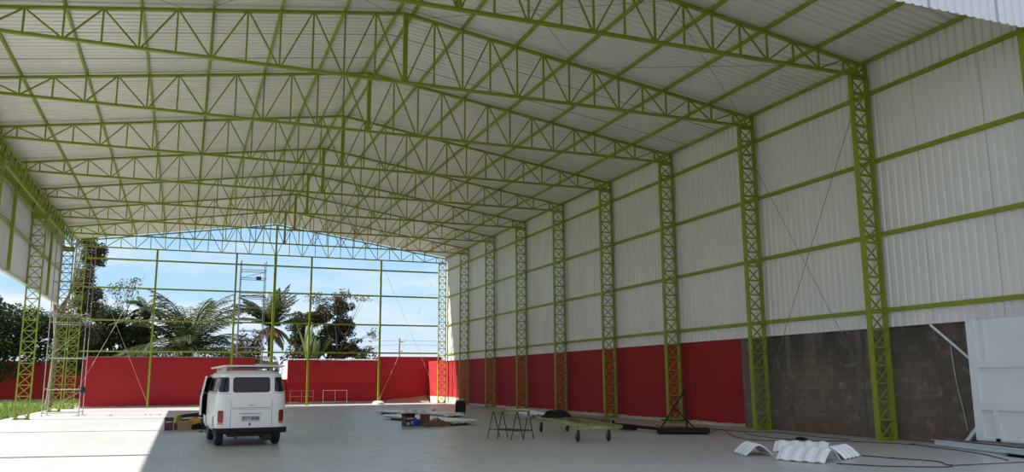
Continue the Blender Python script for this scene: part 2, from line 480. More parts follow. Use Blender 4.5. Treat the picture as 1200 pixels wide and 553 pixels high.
# girder carrying the trusses on the left
t = thing('box_girder', 'green lattice box girder along the left wall top carrying truss ends', 'girder', (-6.40, 11.9, 9.10))
GL = YF(8)+.25-11.9
for x in (-.20, .20):
    for z in (.04, .72): MB().box(x-.04, x+.04, 0, GL, z-.04, z+.04).build('chord', M_green, t)
n = int(GL/.9); st = GL/n
dg = [MB().bar((0, 0, .07), (0, st/2, .69), .05, .045, (1,0,0)).mesh('web_diagonal', M_green), MB().bar((0, st/2, .69), (0, st, .07), .05, .045, (1,0,0)).mesh('web_diagonal', M_green)]
bt = MB().box(-.16, .16, -.025, .025, -.025, .025).mesh('cross_tie', M_green)
for i in range(n):
    put('web_diagonal', dg[0], t, (.20, i*st, 0)); put('web_diagonal', dg[1], t, (.20, i*st, 0))
    if i % 4 == 0:
        put('web_diagonal', dg[0], t, (-.20, i*st, 0))
    if i % 2 == 0: put('cross_tie', bt, t, (0, i*st+st/2, .72))
MB().box(-.238, -.232, 0, GL, .08, .68).build('back_plate', M_green, t)

# ------------------------------------------------------------------ end frame: posts and girts
PN = ['leftmost', 'second from left, beside the outside scaffold', 'thick centre one under the ridge', 'beside the banana plants', 'standing on a concrete footing']
for i, x in enumerate((-1.93, 2.90, XC, 7.77, 12.57)):
    t = thing('end_post', 'slim green post of the open end frame, '+PN[i], 'post', (x, YF(9), 0), 0, 'posts of the far end frame')
    w = .085 if i == 2 else .06
    MB().box(-w, w, -w, w, 0, ZB-.05).build('shaft', M_green, t)
    MB().box(-.15, .15, -.12, .12, 0, .02).build('base_plate', M_green, t)
    if i == 4:
        q = MB(); q.lathe([(.42, 0), (.40, .10), (.30, .19), (.16, .22)], (0, -.02, 0), n=14); q.build('concrete_footing', M_concrete, t, smooth=True)
for i, z in enumerate((9.22, 7.41, 5.39, 3.46)):
    t = MB().box(-6.0, XC+HI, YF(9)+.09, YF(9)+.16, z-.05, z+.05).build('end_girt', M_green)
    tag(t, 'green rail across the far open end, %s' % ['topmost just under the truss', 'second from the top', 'third from the top crossing tree crowns', 'lowest just over the red wall'][i], 'girt', 'rails of the far end frame')

# ------------------------------------------------------------------ bracing cables
def rod(p0, p1, label, grp, r=.008, mt=M_wire, name='brace_cable'):
    o = MB().tube([p0, p1], r, 5).build(name, mt); return tag(o, label, 'cable', grp)
xr = 17.0
rod((xr, YF(2)-.1, 9.0), (xr, YF(1)+.1, .9), 'thin brace cable down from the second right column towards the nearest one', 'right wall brace cables', .009)
rod((xr-.05, YF(1)+.1, 9.0), (xr-.05, YF(2)-.1, .6), 'thin brace cable down from the nearest right column towards the second one', 'right wall brace cables', .009)
ye = YF(9)-.1
rod((12.6, ye, .3), (16.75, ye, 9.6), 'pale brace cable of the far end rising rightwards from the footed post', 'far end brace cables', .008, M_cablewhite)
rod((16.7, ye-.03, .6), (12.62, ye-.03, 9.6), 'pale brace cable of the far end falling to the far right column', 'far end brace cables', .008, M_cablewhite)
rod((-5.95, ye, .9), (-1.98, ye, 9.6), 'pale brace cable of the far end rising from the far left column', 'far end brace cables', .008, M_cablewhite)
rod((-1.98, ye-.03, .4), (-5.95, ye-.03, 9.6), 'pale brace cable of the far end falling to the leftmost end post', 'far end brace cables', .008, M_cablewhite)
k = 0
for (a, b) in ((.3, 5.6), (5.6, 11.5)):
    for s in (-1, 1):
        for (ya, yb) in ((YF(1), YF(2)), (YF(2), YF(1))):
            pos = ('%s slope %s half, %s' % ('right' if s > 0 else 'left', 'ridge' if a < 1 else 'eave', 'running inwards' if ya < yb else 'running frontwards'))
            rod((XC+s*a, ya, top_z(a)-.06), (XC+s*b, yb, top_z(b)-.06), 'thin roof brace cable by first truss, '+pos, 'roof brace cables', .007)

# ------------------------------------------------------------------ back boundary walls
def red_wall(name, x0, x1, y0, y1, z1, mt=M_redback):
    return structure(MB().box(x0, x1, y0, y1, -.06, z1).build(name, mt))
red_wall('wall_back_left', -5.75, 4.45, 57.75, 57.93, 3.13)
q = MB(); q.box(-5.80, 4.5, 57.70, 57.98, 3.13, 3.17); structure(q.build('trim_back_left', M_fibro))
red_wall('wall_back_low', 4.45, 7.0, 61.55, 61.7, 1.72)
red_wall('wall_back_middle', 6.98, 13.45, 61.5, 61.68, 1.42)
structure(MB().box(6.98, 13.45, 61.38, 61.68, 1.42, 3.05).build('wall_back_middle_upper', M_redback))
structure(MB().box(6.955, 6.98, 61.55, 64.0, 0, 3.05).build('wall_shed_side', M_whitewall))
structure(MB().box(6.98, 13.4, 63.85, 64.0, 0, 3.05).build('wall_shed_rear', M_whitewall))
red_wall('wall_back_right', 13.6, 18.6, 62.0, 62.18, 3.36)
red_wall('wall_far_left', -60, -6.2, 84, 84.2, 3.45)
def wavy(name, x0, x1, ya, yb, za, zb, label):
    n = int((x1-x0)/.177*8); m = MB()
    m.grid(lambda u, v: (x0+(x1-x0)*u, ya+(yb-ya)*v, za+(zb-za)*v+.025*math.sin(2*PI*(x0+(x1-x0)*u)/.177)), n, 1)
    o = m.build(name, M_fibro); so = o.modifiers.new('thickness', 'SOLIDIFY'); so.thickness = .015
    return tag(o, label, 'roof sheet')
wavy('corrugated_roof', 6.95, 13.5, 61.30, 64.1, 3.09, 3.20, 'wavy grey roof edge capping the red middle back wall')
wavy('corrugated_roof', 4.0, 6.85, 65.0, 69.0, 2.60, 3.55, 'grey corrugated roof slope showing over the van beside white wall end')
# earth heaped against the right back wall
m = MB()
def bank(u, v):
    x = 13.7+3.7*u; hgt = .07+.42*u**.8
    return (x, 61.05+.90*v, (-.05+hgt*v)*(1 if v > 0 else 1)+.03*math.sin(9*u+5*v)*v)
m.grid(bank, 24, 6); o = m.build('earth_bank', M_earth, smooth=True, ang=80); tag(o, 'strip of bare brown earth heaped along the right back wall foot', 'earth', kind='stuff')

# frames leaning by the back wall
def gate_frame(x0, x1, z1, y, mt, label, rails, mids=()):
    t = thing('metal_frame', label, 'frame', ((x0+x1)/2, y, 0), 0)
    a = (x1-x0)/2
    for sx in (-1, 1): MB().bar((sx*a, 0, -.06), (sx*a, .12, z1), .035, .035, (0,1,0)).build('upright', mt, t)
    for z in rails: MB().bar((-a, .12*z/z1, z), (a, .12*z/z1, z), .03, .03, (0,1,0)).build('rail', mt, t)
    for mx in mids: MB().bar((mx, .02, .12), (mx, .12, z1), .025, .025, (0,1,0)).build('middle_bar', mt, t)
M_pinkw = mat('faded_white_paint', (.72, .55, .50), .7)
gate_frame(9.5, 11.2, .93, 61.05, M_pinkw, 'pale rectangular metal frame standing at red wall right of the banana post', (.9, .1), (0,))
gate_frame(7.2, 8.8, .93, 61.05, mat('faded_pink_paint', (.45, .18, .17), .7), 'pinkish metal frame leaning on red wall just right of the van', (.9, .5), (0,))
gate_frame(11.6, 12.4, .88, 61.05, mat('red_frame_paint', (.30, .012, .02), .7), 'red painted metal frame leaning on red wall left of footed post', (.85, .55, .3), ())

# ------------------------------------------------------------------ scaffolds
def scaffold(x0, x1, y0, y1, levels, ztop, label, mt, r=.020, bag=False):
    t = thing('scaffold_tower', label, 'scaffold', ((x0+x1)/2, (y0+y1)/2, 0))
    a, b = (x1-x0)/2, (y1-y0)/2
    for sx in (-1, 1):
        for sy in (-1, 1):
            u = MB().tube([(sx*a, sy*b, .02), (sx*a, sy*b, ztop)], r, 8).build('upright', mt, t)
            MB().box(sx*a-.08, sx*a+.08, sy*b-.08, sy*b+.08, 0, .02).build('foot_plate', mt, t)
    for z in levels:
        for sy in (-1, 1): MB().tube([(-a, sy*b, z), (a, sy*b, z)], r*.85, 6).build('crossbar', mt, t)
        for sx in (-1, 1): MB().tube([(sx*a, -b, z+.04), (sx*a, b, z+.04)], r*.85, 6).build('side_bar', mt, t)
    for i in range(0, len(levels)-1, 2):
        z0, z1 = levels[i], levels[i+1]
        MB().tube([(-a, -b, z0), (a, b, z1)], r*.6, 5).build('brace', mt, t)
    return t
scaffold(-6.08, -4.52, 45.1, 46.9, [.15, 1.25, 2.75, 4.45, 4.85, 6.4, 7.3, 8.3], 9.0, 'pipe scaffold tower standing before the far left columns', M_pole)
t = thing('work_bag', 'dark work bag hanging from the left scaffold upright', 'bag', (-4.44, 45.15, 1.05))
q = MB(); q.lathe([(.02, .42), (.06, .36), (.11, .25), (.13, .12), (.09, .02), (.03, 0)], (0, 0, 0), n=12); q.build('bag_body', M_navy, t, smooth=True)
MB().tube([(0, 0, .40), (-.05, 0, .52), (-.08, 0, .60)], .012, 6).build('strap', M_dark, t)
t = scaffold(3.55, 5.27, 62.5, 63.7, [1.5, 2.6, 3.2, 4.0, 4.6, 5.2, 6.0, 6.9, 7.6, 8.0, 9.0, 9.6], 10.3, 'tall thin scaffold tower outside behind the end wall', mat('scaffold_dark', (.16, .15, .15), .6, metal=.2), r=.03)
MB().bar((-.86, -.4, 7.72), (.86, -.4, 7.72), .4, .05).build('deck_plank', M_maroon, t)
tag(MB().box(4.60, 4.95, 62.40, 62.46, 8.85, 9.12).build('tool_crate', M_maroon, bevel=.01), 'small dark crate hung high on the outside scaffold', 'crate')

# ------------------------------------------------------------------ right end: white gate, pipes, beams
t = thing('sheet_gate', 'tall white sheet metal gate at the right wall', 'gate', (17.17, 14.2, 0))
G0, G1 = -5.2, 0.0        # along Y from the stile towards the camera
MB().box(-.02, .02, G0, G1, .18, 2.92).build('gate_sheet', M_white, t)
for (a, b, z0, z1) in ((-.20, 0, .18, 2.92), (G0, -.2, 1.82, 1.98), (G0, -.2, .86, 1.04), (-.62, -.50, .18, .86), (-.46, -.40, 1.98, 2.92), (G0, -.2, .18, .24)):
    MB().box(-.075, -.02, a, b, z0, z1).build('gate_rail' if (b-a) > 1 else 'gate_stile', M_white, t)
MB().box(-.03, .03, G0, G1, 0, .18).build('bottom_track', M_steel, t)
o = MB().tube([(17.40, 15.45, 2.90), (17.30, 14.15, 1.88)], .030, 8).build('white_pipe', M_white); tag(o, 'white pipe slanting down from sheeting to white gate edge', 'pipe')
o = MB().bar((17.36, 14.72, .06), (17.30, 14.19, .58), .05, .09, (0,0,1)).build('prop_bar', M_white); tag(o, 'short white prop slanting at the foot of white gate', 'prop')
o = MB().tube([(17.50, 15.0, 2.35), (17.50, 14.98, 1.95), (17.49, 14.93, 1.5), (17.50, 14.90, 1.25), (17.49, 14.80, .8), (17.50, 14.75, .35)], .012, 6).build('hanging_cord', M_cablewhite); tag(o, 'thin pale cord hanging down bare blockwork left of white gate', 'cord')
def channel(p0, p1, w, h, mt, label):
    p0 = Vector(p0); p1 = Vector(p1); d = (p1-p0).normalized(); sd = d.cross(Vector((0,0,1)))
    m = MB()
    m.bar(p0+Vector((0,0,h/2)), p1+Vector((0,0,h/2)), .006, h); m.bar(p0+sd*(w/2)+Vector((0,0,.003)), p1+sd*(w/2)+Vector((0,0,.003)), w, .006)
    m.bar(p0+sd*(w/2)+Vector((0,0,h-.003)), p1+sd*(w/2)+Vector((0,0,h-.003)), w, .006)
    return tag(m.build('steel_channel', mt), label, 'steel beam', 'steel beams by the gate')
channel((16.93, 15.22, .02), (15.90, 11.2, .02), .10, .115, M_white, 'white steel channel lying on the floor before white gate')
channel((17.10, 15.0, .0), (16.25, 11.0, .0), .08, .16, M_steel, 'grey steel channel lying behind the white one by gate')
channel((16.0, 12.6, .0), (15.55, 10.6, .0), .12, .05, M_black, 'black steel offcut on the floor right of loose cables')

# ------------------------------------------------------------------ loose ridge caps
def ridge_cap(x, y, rz, L, span, h, label, tilt=0):
    def fn(u, v):
        s = (v-.5)*2; ph = (u*4.0) % 1
        w = .5-.5*math.cos(2*PI*u*4)
        w = min(1, max(0, (w-.25)*1.8))
        a = abs(s)
        z = h*(1-(a**1.55)*.97) + .028*(w-.5)
        return (s*span/2*(1+.05*(w-.5)), (u-.5)*L, max(z, .004)+.012)
    m = MB(); m.grid(fn, 48, 20)
    o = m.build('ridge_cap', M_sheet, smooth=True, ang=50); o.location = (x, y, 0); o.rotation_euler = (0, tilt, rz)
    so = o.modifiers.new('thickness', 'SOLIDIFY'); so.thickness = .006; so.offset = 1
    return tag(o, label, 'ridge cap', 'loose ridge caps on the floor')
ridge_cap(11.45, 15.0, -.36, .95, .60, .23, 'white corrugated ridge cap lying alone, left of the others')
ridge_cap(11.53, 13.40, .33, 1.05, .66, .26, 'white corrugated ridge cap nearest in the group of three')
ridge_cap(12.78, 15.0, .62, 1.15, .62, .23, 'white corrugated ridge cap behind the nearest of three')
ridge_cap(12.60, 13.72, -1.08, .95, .60, .23, 'white corrugated ridge cap turned sideways at right of three')

# ------------------------------------------------------------------ loose sheets on the floor
def sheet_mesh(L, W, sag=.0):
    pr = rib_profile(-W/2, W/2, W/4.0, .045); m = MB(); ny = 8
    for x, h in pr:
        for j in range(ny+1):
            v = j/ny; m.v.append((x, (v-.5)*L, h+.004+sag*math.sin(PI*v)))
    k = ny+1
    for i in range(len(pr)-1):
        for j in range(ny):
            a = i*k+j; m.f.append((a, a+k, a+k+1, a+1)); m.m.append(0)
    return m.mesh('roof_sheet', M_sheet)
SH = sheet_mesh(6.6, 1.12)
def loose_sheet(x, y, z, rz, label, me=SH, grp='white sheets piled on the floor'):
    o = bpy.data.objects.new('roof_sheet', me); C.objects.link(o); o.location = (x, y, z); o.rotation_euler = (0, 0, rz)
    so = o.modifiers.new('thickness', 'SOLIDIFY'); so.thickness = .004
    return tag(o, label, 'roof sheet', grp)
P = ['near stack', 'far stack']; Lv = ['lowest', 'middle', 'topmost']
SHF = sheet_mesh(5.8, 1.08)
for i, (x, y, rz, me) in enumerate(((9.0, 31.9, .155, SH), (10.15, 37.5, .31, SHF))):
    c, sn = math.cos(rz), math.sin(rz)
    for k, v in enumerate((-2.4, 0, 2.3)):
        b = MB().box(-.56, .56, -.05, .05, 0, .07).build('wooden_batten', M_wood); b.location = (x-sn*v, y+c*v, 0); b.rotation_euler = (0, 0, rz)
        tag(b, 'timber batten under the %s of loose white sheets, %s' % (P[i], ('nearest', 'middle', 'farthest')[k]), 'batten', 'battens under the sheets')
    for j in range(3):
        loose_sheet(x+R.uniform(-.06, .06), y+R.uniform(-.15, .15)+.1*j, .075+.03*j, rz+R.uniform(-.012, .012),
                    'long white corrugated sheet, %s one in the %s of loose sheets' % (Lv[j], P[i]), me)
SH2 = sheet_mesh(6.5, 1.05)
for j in range(3):
    loose_sheet(14.45+.05*j, 35.0+.1*j, .02+.062*j, -.22, 'long white sheet lying behind the sawhorses, %s of three' % ('bottom', 'middle', 'top')[j], SH2, 'white sheets behind the sawhorses')
def lump(x, y, z, sx, sy, sz, rz, mt, name, label, cat, seed=0):
    rr = random.Random(seed); ph = [rr.uniform(0, 6) for _ in range(6)]
    m = MB()
    def fn(u, v):
        a = 2*PI*u; b = PI/2*v
        k = 1+.18*math.sin(3*a+ph[0])+.12*math.sin(5*a+ph[1]+3*b)
        return (sx*k*math.cos(a)*math.cos(b), sy*k*math.sin(a)*math.cos(b), sz*math.sin(b)*(1+.25*math.sin(4*a+ph[2])*math.cos(b))+.001)
    m.grid(fn, 28, 8)
    o = m.build(name, mt, smooth=True, ang=60); o.location = (x, y, z); o.rotation_euler = (0, 0, rz)
    return tag(o, label, cat)
# things on and by the sheets
def crate(x, y, z, w, d, h, rz, mt, label, name='tool_crate', lid=None, handle=True):
    t = thing(name, label, 'crate', (x, y, z), rz)
    MB().box(-w/2, w/2, -d/2, d/2, 0, h*.8).build('body', mt, t, bevel=.012)
    MB().box(-w/2-.01, w/2+.01, -d/2-.01, d/2+.01, h*.8, h).build('lid', lid or mt, t, bevel=.012)
    if handle: MB().tube([(-w*.2, 0, h), (-w*.2, 0, h+.05), (w*.2, 0, h+.05), (w*.2, 0, h)], .012, 6).build('handle', M_dark, t)
    return t
t = crate(7.55, 29.2, 0, .36, .34, .44, .2, M_maroon, 'dark maroon tool crate with pale front panels before the near sheets', lid=M_black, handle=False)
MB().box(-.14, -.03, -.185, -.172, .04, .14).box(.03, .12, -.185, -.172, .06, .18).box(-.14, .14, -.185, -.172, .25, .29).build('front_panel', M_plate, t)
t = crate(8.20, 29.35, 0, .34, .30, .40, -.2, M_redbox, 'dark red box beside the debris heap', handle=False)
t = thing('jerrycan', 'blue plastic can in front of the dark red box', 'can', (7.80, 28.98, 0), .3)
q = MB(); q.box(-.11, .11, -.08, .08, 0, .24); q.build('body', M_blue, t, bevel=.02)
q = MB(); q.lathe([(.03, .24), (.03, .29), (.022, .30)], (-.05, 0, 0), n=12); q.build('cap', M_black, t)
m = MB()                                                    # heap of offcuts
for i in range(900):
    a = R.random()*2*PI; rr = math.sqrt(R.random()); x = 8.42+.48*rr*math.cos(a); y = 28.70+.36*rr*math.sin(a)
    z = max(0, .30*(1-rr))*R.random(); s = R.uniform(.02, .055)
    d = Vector((R.uniform(-1,1), R.uniform(-1,1), R.uniform(-.7,.9))).normalized()*s*1.8
    m.bar(Vector((x,y,z+.025))-d, Vector((x,y,z+.025))+d, s*.5, s*.4)
m.grid(lambda u, v: (8.42+.47*v*math.cos(2*PI*u), 28.70+.35*v*math.sin(2*PI*u), .19*(1-v)+.003), 20, 4)
tag(m.build('debris_heap', M_rubble), 'low heap of brown offcuts and debris before the loose sheets', 'debris', kind='stuff')
# pale coil and stuff on the sheets
o = MB().tube([(9.1+.34*math.cos(a), 40.3+.3*math.sin(a)*.3, .10+.34*abs(math.sin(a))) for a in [PI*i/14 for i in range(15)]], .014, 6).build('bent_strap', M_white)
tag(o, 'thin white strap arched over the far loose sheets', 'strap')
for i, (x, y, sx, lab) in enumerate(((9.05, 35.6, .16, 'left'), (9.35, 35.4, .20, 'middle'), (9.75, 35.3, .17, 'right'))):
    lump(x, y, .18, sx, .14, .20-.02*i, .4*i, M_white, 'plastic_bag', 'small white plastic bag on the far loose sheets, %s of three' % lab, 'bag', 60+i)
t = thing('waste_bin', 'black upright box on casters right of the far loose sheets', 'bin', (12.22, 37.55, 0), -.35)
MB().box(-.24, .24, -.24, .24, .12, .60).build('body', M_black, t, bevel=.02)
MB().box(-.22, .22, -.22, .22, .60, .66).build('lid', mat('grey_black_plastic', (.05, .05, .055), .5), t, bevel=.015)
for sx in (-1, 1):
    for sy in (-1, 1): MB().lathe([(.055, -.02), (.06, 0), (.055, .02)], (sx*.18, sy*.18, .06), axis='x', n=12).build('caster', M_dark, t)
o = MB().tube([(11.7, 40.6, .03), (11.85, 40.9, .06), (12.0, 41.1, .14)], .03, 6).build('offcut', M_dark); tag(o, 'small dark offcut on floor between far sheets and slab edge', 'offcut')

# ------------------------------------------------------------------ sawhorses
def sawhorse(x, y, rz, L, label):
    t = thing('sawhorse', label, 'sawhorse', (x, y, 0), rz, 'nested sawhorses')
    MB().bar((0, -L/2-.04, .755), (0, L/2+.04, .755), .05, .05).build('top_rail', mat('olive_paint', (.20, .22, .05), .6), t)
    for sy in (-1, 1):
        for sx in (-1, 1): MB().bar((0.012*sx, sy*L/2, .735), (sx*.225, sy*L/2, +.0), .020, .020, (0,1,0)).build('leg', M_rustd, t)
        MB().bar((-.155, sy*L/2, .235), (.155, sy*L/2, .235), .018, .022).build('stretcher', M_rustd, t)
    MB().bar((.15, -L/2, .245), (.15, L/2, .245), .018, .022).build('side_rail', M_rustd, t)
    MB().bar((-.15, -L/2, .245), (-.15, L/2, .245), .018, .022).build('side_rail', M_rustd, t)
sawhorse(8.36, 21.72, .34, 1.0, 'rusty thin legged sawhorse, left one of the nested pair')
sawhorse(8.62, 21.62, .48, .95, 'rusty thin legged sawhorse, right one nearer the wheeled cart')

# ------------------------------------------------------------------ wheeled cart
t = thing('cart', 'long yellow green steel cart frame on four rubber casters', 'cart', (10.45, 21.75, 0), math.atan2(.174, .985)*-1)
for s in (-1, 1):
    q = MB(); x = s*.42
    q.bar((x, -3.05, .43), (x, 2.7, .43), .008, .072); q.bar((x-s*.03, -3.05, .462), (x-s*.03, 2.7, .462), .06, .008); q.bar((x-s*.03, -3.05, .398), (x-s*.03, 2.7, .398), .06, .008)
    q.build('side_rail', M_yellow, t)
for y in (-1.95, 2.15, -.3): MB().box(-.42, .42, y-.04, y+.04, .33, .385).build('cross_member', M_yellow, t)
MB().box(-.10, .20, -1.1, -.75, .28, .385).build('tool_tray', M_rust, t)
for (x, y) in ((-.42, -1.95), (.42, -1.95), (-.42, 2.15), (.42, 2.15)):
    c = MB(); c.box(x-.05, x+.05, y-.05, y+.05, .31, .33)
    for sx in (-1, 1): c.bar((x+sx*.042, y, .32), (x+sx*.042, y+.04, .15), .012, .09, (0,1,0))
    c = c.build('caster_fork', M_steel, t)
    w = MB(); w.lathe([(.05, -.030), (.13, -.030), (.15, -.018), (.15, .018), (.13, .030), (.05, .030)], (x, y+.04, .15), axis='x', n=24)
    w = w.build('wheel', M_dark, c, smooth=True)
# dark tarp and timber lying on / by the cart
lump(10.62, 23.3, .468, .46, .30, .22, .2, M_black, 'tarp', 'crumpled black tarp on the far end of the cart', 'tarp', 3)
o = MB().bar((14.05, 30.6, .09), (14.35, 27.2, .09), .45, .16).build('timber_pile', M_wood); tag(o, 'low dark timber bundle on the floor behind the cart', 'timber')

# ------------------------------------------------------------------ black trailer with triangular stand
t = thing('stand_trailer', 'black steel trailer bed with triangular upright stand near right wall', 'trailer', (13.95, 21.55, 0), -.55)
MB().box(-.75, .78, -.55, .55, .06, .15).build('bed', M_black, t)
for sx in (-.62, .65):
    for sy in (-.45, .45): MB().box(sx-.05, sx+.05, sy-.05, sy+.05, 0, .06).build('foot', M_black, t)
MB().bar((.12, -.48, .15), (.10, -.48, 1.30), .055, .055, (0,1,0)).build('mast', M_black, t)
MB().bar((.10, -.44, 1.28), (-.62, -.2, .16), .045, .045, (0,1,0)).build('long_strut', M_black, t)
MB().bar((-.27, -.30, .82), (.36, -.50, .16), .045, .045, (0,1,0)).build('cross_strut', M_black, t)
MB().bar((-.60, -.25, .40), (.12, -.48, .40), .04, .04).build('tie_bar', M_black, t)
MB().bar((-.5, .0, .11), (-2.1, 1.85, .16), .09, .09).build('drawbar', M_black, t)
MB().bar((-1.45, 1.0, .09), (-1.85, 1.45, .09), .24, .12).build('axle_box', M_black, t)
MB().tube([(-2.1, 1.85, .12), (-2.16, 1.92, .27)], .05, 8).build('hitch', M_black, t)

# ------------------------------------------------------------------ cables on the floor
def smooth_pts(p, n=6):
    out = []
    for i in range(len(p)-1):
        p0 = p[max(i-1, 0)]; p1 = p[i]; p2 = p[i+1]; p3 = p[min(i+2, len(p)-1)]
        for k in range(n):
            t_ = k/n; a = []
            for d in (0, 1):
                a.append(.5*(2*p1[d]+(p2[d]-p0[d])*t_+(2*p0[d]-5*p1[d]+4*p2[d]-p3[d])*t_**2+(-p0[d]+3*p1[d]-3*p2[d]+p3[d])*t_**3))
            out.append((a[0], a[1], .013))
    out.append((p[-1][0], p[-1][1], .013)); return out
def cable(pts, label, r=.010):
    o = MB().tube(smooth_pts(pts), r, 6).build('power_cable', M_dark, smooth=True); return tag(o, label, 'cable', 'cables on the floor')
cable([(14.7,21.3),(15.86,22.4),(15.74,21.92),(14.53,19.92),(14.07,18.66),(14.08,18.14),(14.41,17.81)], 'black cable winding from the trailer towards the ridge caps')
cable([(15.3,25.3),(15.81,23.39),(15.95,21.34),(16.4,20.8),(16.5,20.0),(16.3,18.6),(16.35,17.3)], 'black cable running along the foot of the right wall')
cable([(15.75,20.99),(15.22,19.98),(14.97,18.57),(15.06,17.83),(15.15,17.46),(15.9,16.9),(16.3,16.0),(16.5,15.4)], 'black cable looping between the second and nearest columns')
cable([(12.95,14.2),(13.22,13.85),(13.34,13.17),(13.61,12.28),(13.29,11.72),(13.26,11.56),(12.85,11.43),(12.08,11.94),(11.74,12.43),(11.6,12.7)], 'black cable looped on floor right of the ridge caps')
cable([(13.26,11.54),(13.92,11.50),(14.98,11.44),(16.0,11.3)], 'thin black cable trailing out at the lower right', .008)
cable([(16.6,15.6),(16.31,14.8),(16.1,13.9),(15.75,13.0),(15.4,12.4),(15.0,11.8)], 'black cable in front of the steel channels')
o = lump(15.3, 18.0, 0, .16, .12, .07, 0, M_black, 'cable_coil', 'small black tangle of cable before bare blockwork', 'cable', 9)

# ------------------------------------------------------------------ kombi van
V = thing('van', 'white old box van with rear to the camera and one front door open', 'van', (1.67, 22.12, 0), .045)
W = .855
def hw(z):                                            # half width at height z
    pts = [(.34, .79), (.45, .845), (.70, W), (1.05, W), (1.28, .845), (1.31, .825), (1.72, .745), (1.77, .735), (1.80, .72)]
    if z <= pts[0][0]: return pts[0][1]
    for (z0, w0), (z1, w1) in zip(pts, pts[1:]):
        if z <= z1: return w0+(w1-w0)*(z-z0)/(z1-z0)
    return pts[-1][1]
def lean(z): return .0 if z < .95 else (z-.95)*.03 if z < 1.31 else .011+(z-1.31)*.20
RR = .24
def yrear(x, z):
    w = hw(z); ax = abs(x)
    if ax <= w-RR: return lean(z)
    d = min(1, (ax-(w-RR))/RR); return lean(z)+RR*(1-math.sqrt(max(0, 1-d*d)))
LEN = 4.42
def ring(z, inset=0, arch=True):
    """plan outline, counter-clockwise from rear right corner; denser along the sides for the wheel arches"""
    w = hw(min(z, 1.80))-inset; out = []
    y0 = lean(min(z, 1.80))+inset*1.1; y1 = LEN-inset*1.4-(0 if z < 1.0 else (z-1.0)*.42)
    r0, r1 = RR, .40
    nb = 7
    for i in range(nb+1):                             # rear right corner
        a = -PI/2+PI/2*i/nb; out.append((w-r0+r0*math.cos(a), y0+r0+r0*math.sin(a)))
    ns = 70
    for i in range(1, ns):
        y = y0+r0+(y1-r1-y0-r0)*i/ns; x = w
        if arch:
            for yc in (.70, 3.10):
                if abs(y-yc) < .40 and z < .32+math.sqrt(max(0, .40**2-(y-yc)**2)): x = .60
        out.append((x, y))
    for i in range(nb+1):
        a = PI/2*i/nb; out.append((w-r1+r1*math.cos(a), y1-r1+r1*math.sin(a)))
    left = [(-x, y) for x, y in reversed(out)]
    return out+left
zs = [.34, .37, .40, .43, .46, .49, .52, .55, .58, .61, .64, .67, .70, .73, .80, .95, 1.10, 1.27, 1.295, 1.32, 1.40, 1.55, 1.70, 1.755]
rings = [[(x, y, z) for x, y in ring(z)] for z in zs]
for z, ins in ((1.765, -.018), (1.785, -.018), (1.79, .02), (1.83, .06), (1.86, .13), (1.88, .24), (1.893, .42), (1.898, .60)):
    rings.append([(x, y, z) for x, y in ring(z, ins, False)])
m = MB(); k = len(rings[0])
for r_ in rings: m.v += r_
for i in range(len(rings)-1):
    for j in range(k):
        a = i*k+j; b = i*k+(j+1) % k; m.f.append((a, b, b+k, a+k)); m.m.append(0)
m.f.append(tuple(reversed(range(k)))); m.m.append(1)
m.f.append(tuple((len(rings)-1)*k+j for j in range(k))); m.m.append(0)
body = m.build('body', [M_van, M_dark], V, smooth=True, ang=40)

def rear_patch(name, x0, x1, z0, z1, mt, par, off=.006, rad=.05, nx=16, nz=10):
    """panel lying on the rear skin, with rounded corners"""
    mb = MB(); cx, cz = (x0+x1)/2, (z0+z1)/2; a, b = (x1-x0)/2, (z1-z0)/2
    def fn(u, v):
        x = (u*2-1)*a; z = (v*2-1)*b
        ex = a-rad; ez = b-rad
        if abs(x) > ex and abs(z) > ez:
            dx, dz = abs(x)-ex, abs(z)-ez; mx = max(dx, dz); l = math.hypot(dx, dz)
            if l > 1e-6: x = math.copysign(ex+dx*mx/l, x); z = math.copysign(ez+dz*mx/l, z)
        X = cx+x; Z = cz+z; X = max(-hw(Z)+.002, min(hw(Z)-.002, X))
        return (X, yrear(X, Z)-off, Z)
    mb.grid(fn, nx, nz)
    return mb.build(name, mt, par, smooth=True, ang=60)
def side_patch(name, s, y0, y1, z0, z1, mt, par, off=.006, nz=8, lean_f=0):
    mb = MB(); mb.grid(lambda u, v: (s*(hw(z0+(z1-z0)*v)+off), y0+(y1-y0)*u-lean_f*v, z0+(z1-z0)*v), 10, nz)
    return mb.build(name, mt, par, smooth=True, ang=60)
sl = rear_patch('rear_window', -.47, .435, 1.325, 1.705, M_seal, V, .004, .06)
rear_patch('pane', -.445, .41, 1.35, 1.685, M_glass, sl, .008, .05)
for s in (-1, 1):
    x0, x1 = (.545, .80) if s > 0 else (-.80, -.56)
    c = rear_patch('corner_window', x0, x1, 1.335, 1.705, M_seal, V, .004, .04)
    rear_patch('pane', x0+.018, x1-.014, 1.352, 1.69, M_glass, c, .008, .03)
def line(name, x0, x1, z0, z1, par=V): return rear_patch(name, x0, x1, z0, z1, mat_line, par, .003, .001, 8, 2)
mat_line = mat('panel_gap', (.10, .10, .10), .7)
for (x0, x1, z0, z1) in ((-.50, .50, .940, .951), (-.50, .50, .905, .912), (-.505, -.495, .47, 1.72), (.495, .505, .47, 1.72)):
    line('panel_gap', x0, x1, z0, z1)
for (x0, x1) in ((-.85, -.50), (.50, .85)): rear_patch('belt_crease', x0, x1, 1.296, 1.304, mat_line, V, .003, .001, 10, 2)
h = MB(); h.box(-.07, .05, -.03, .0, 1.0, 1.025); h.build('tailgate_handle', M_chrome, V, bevel=.006)
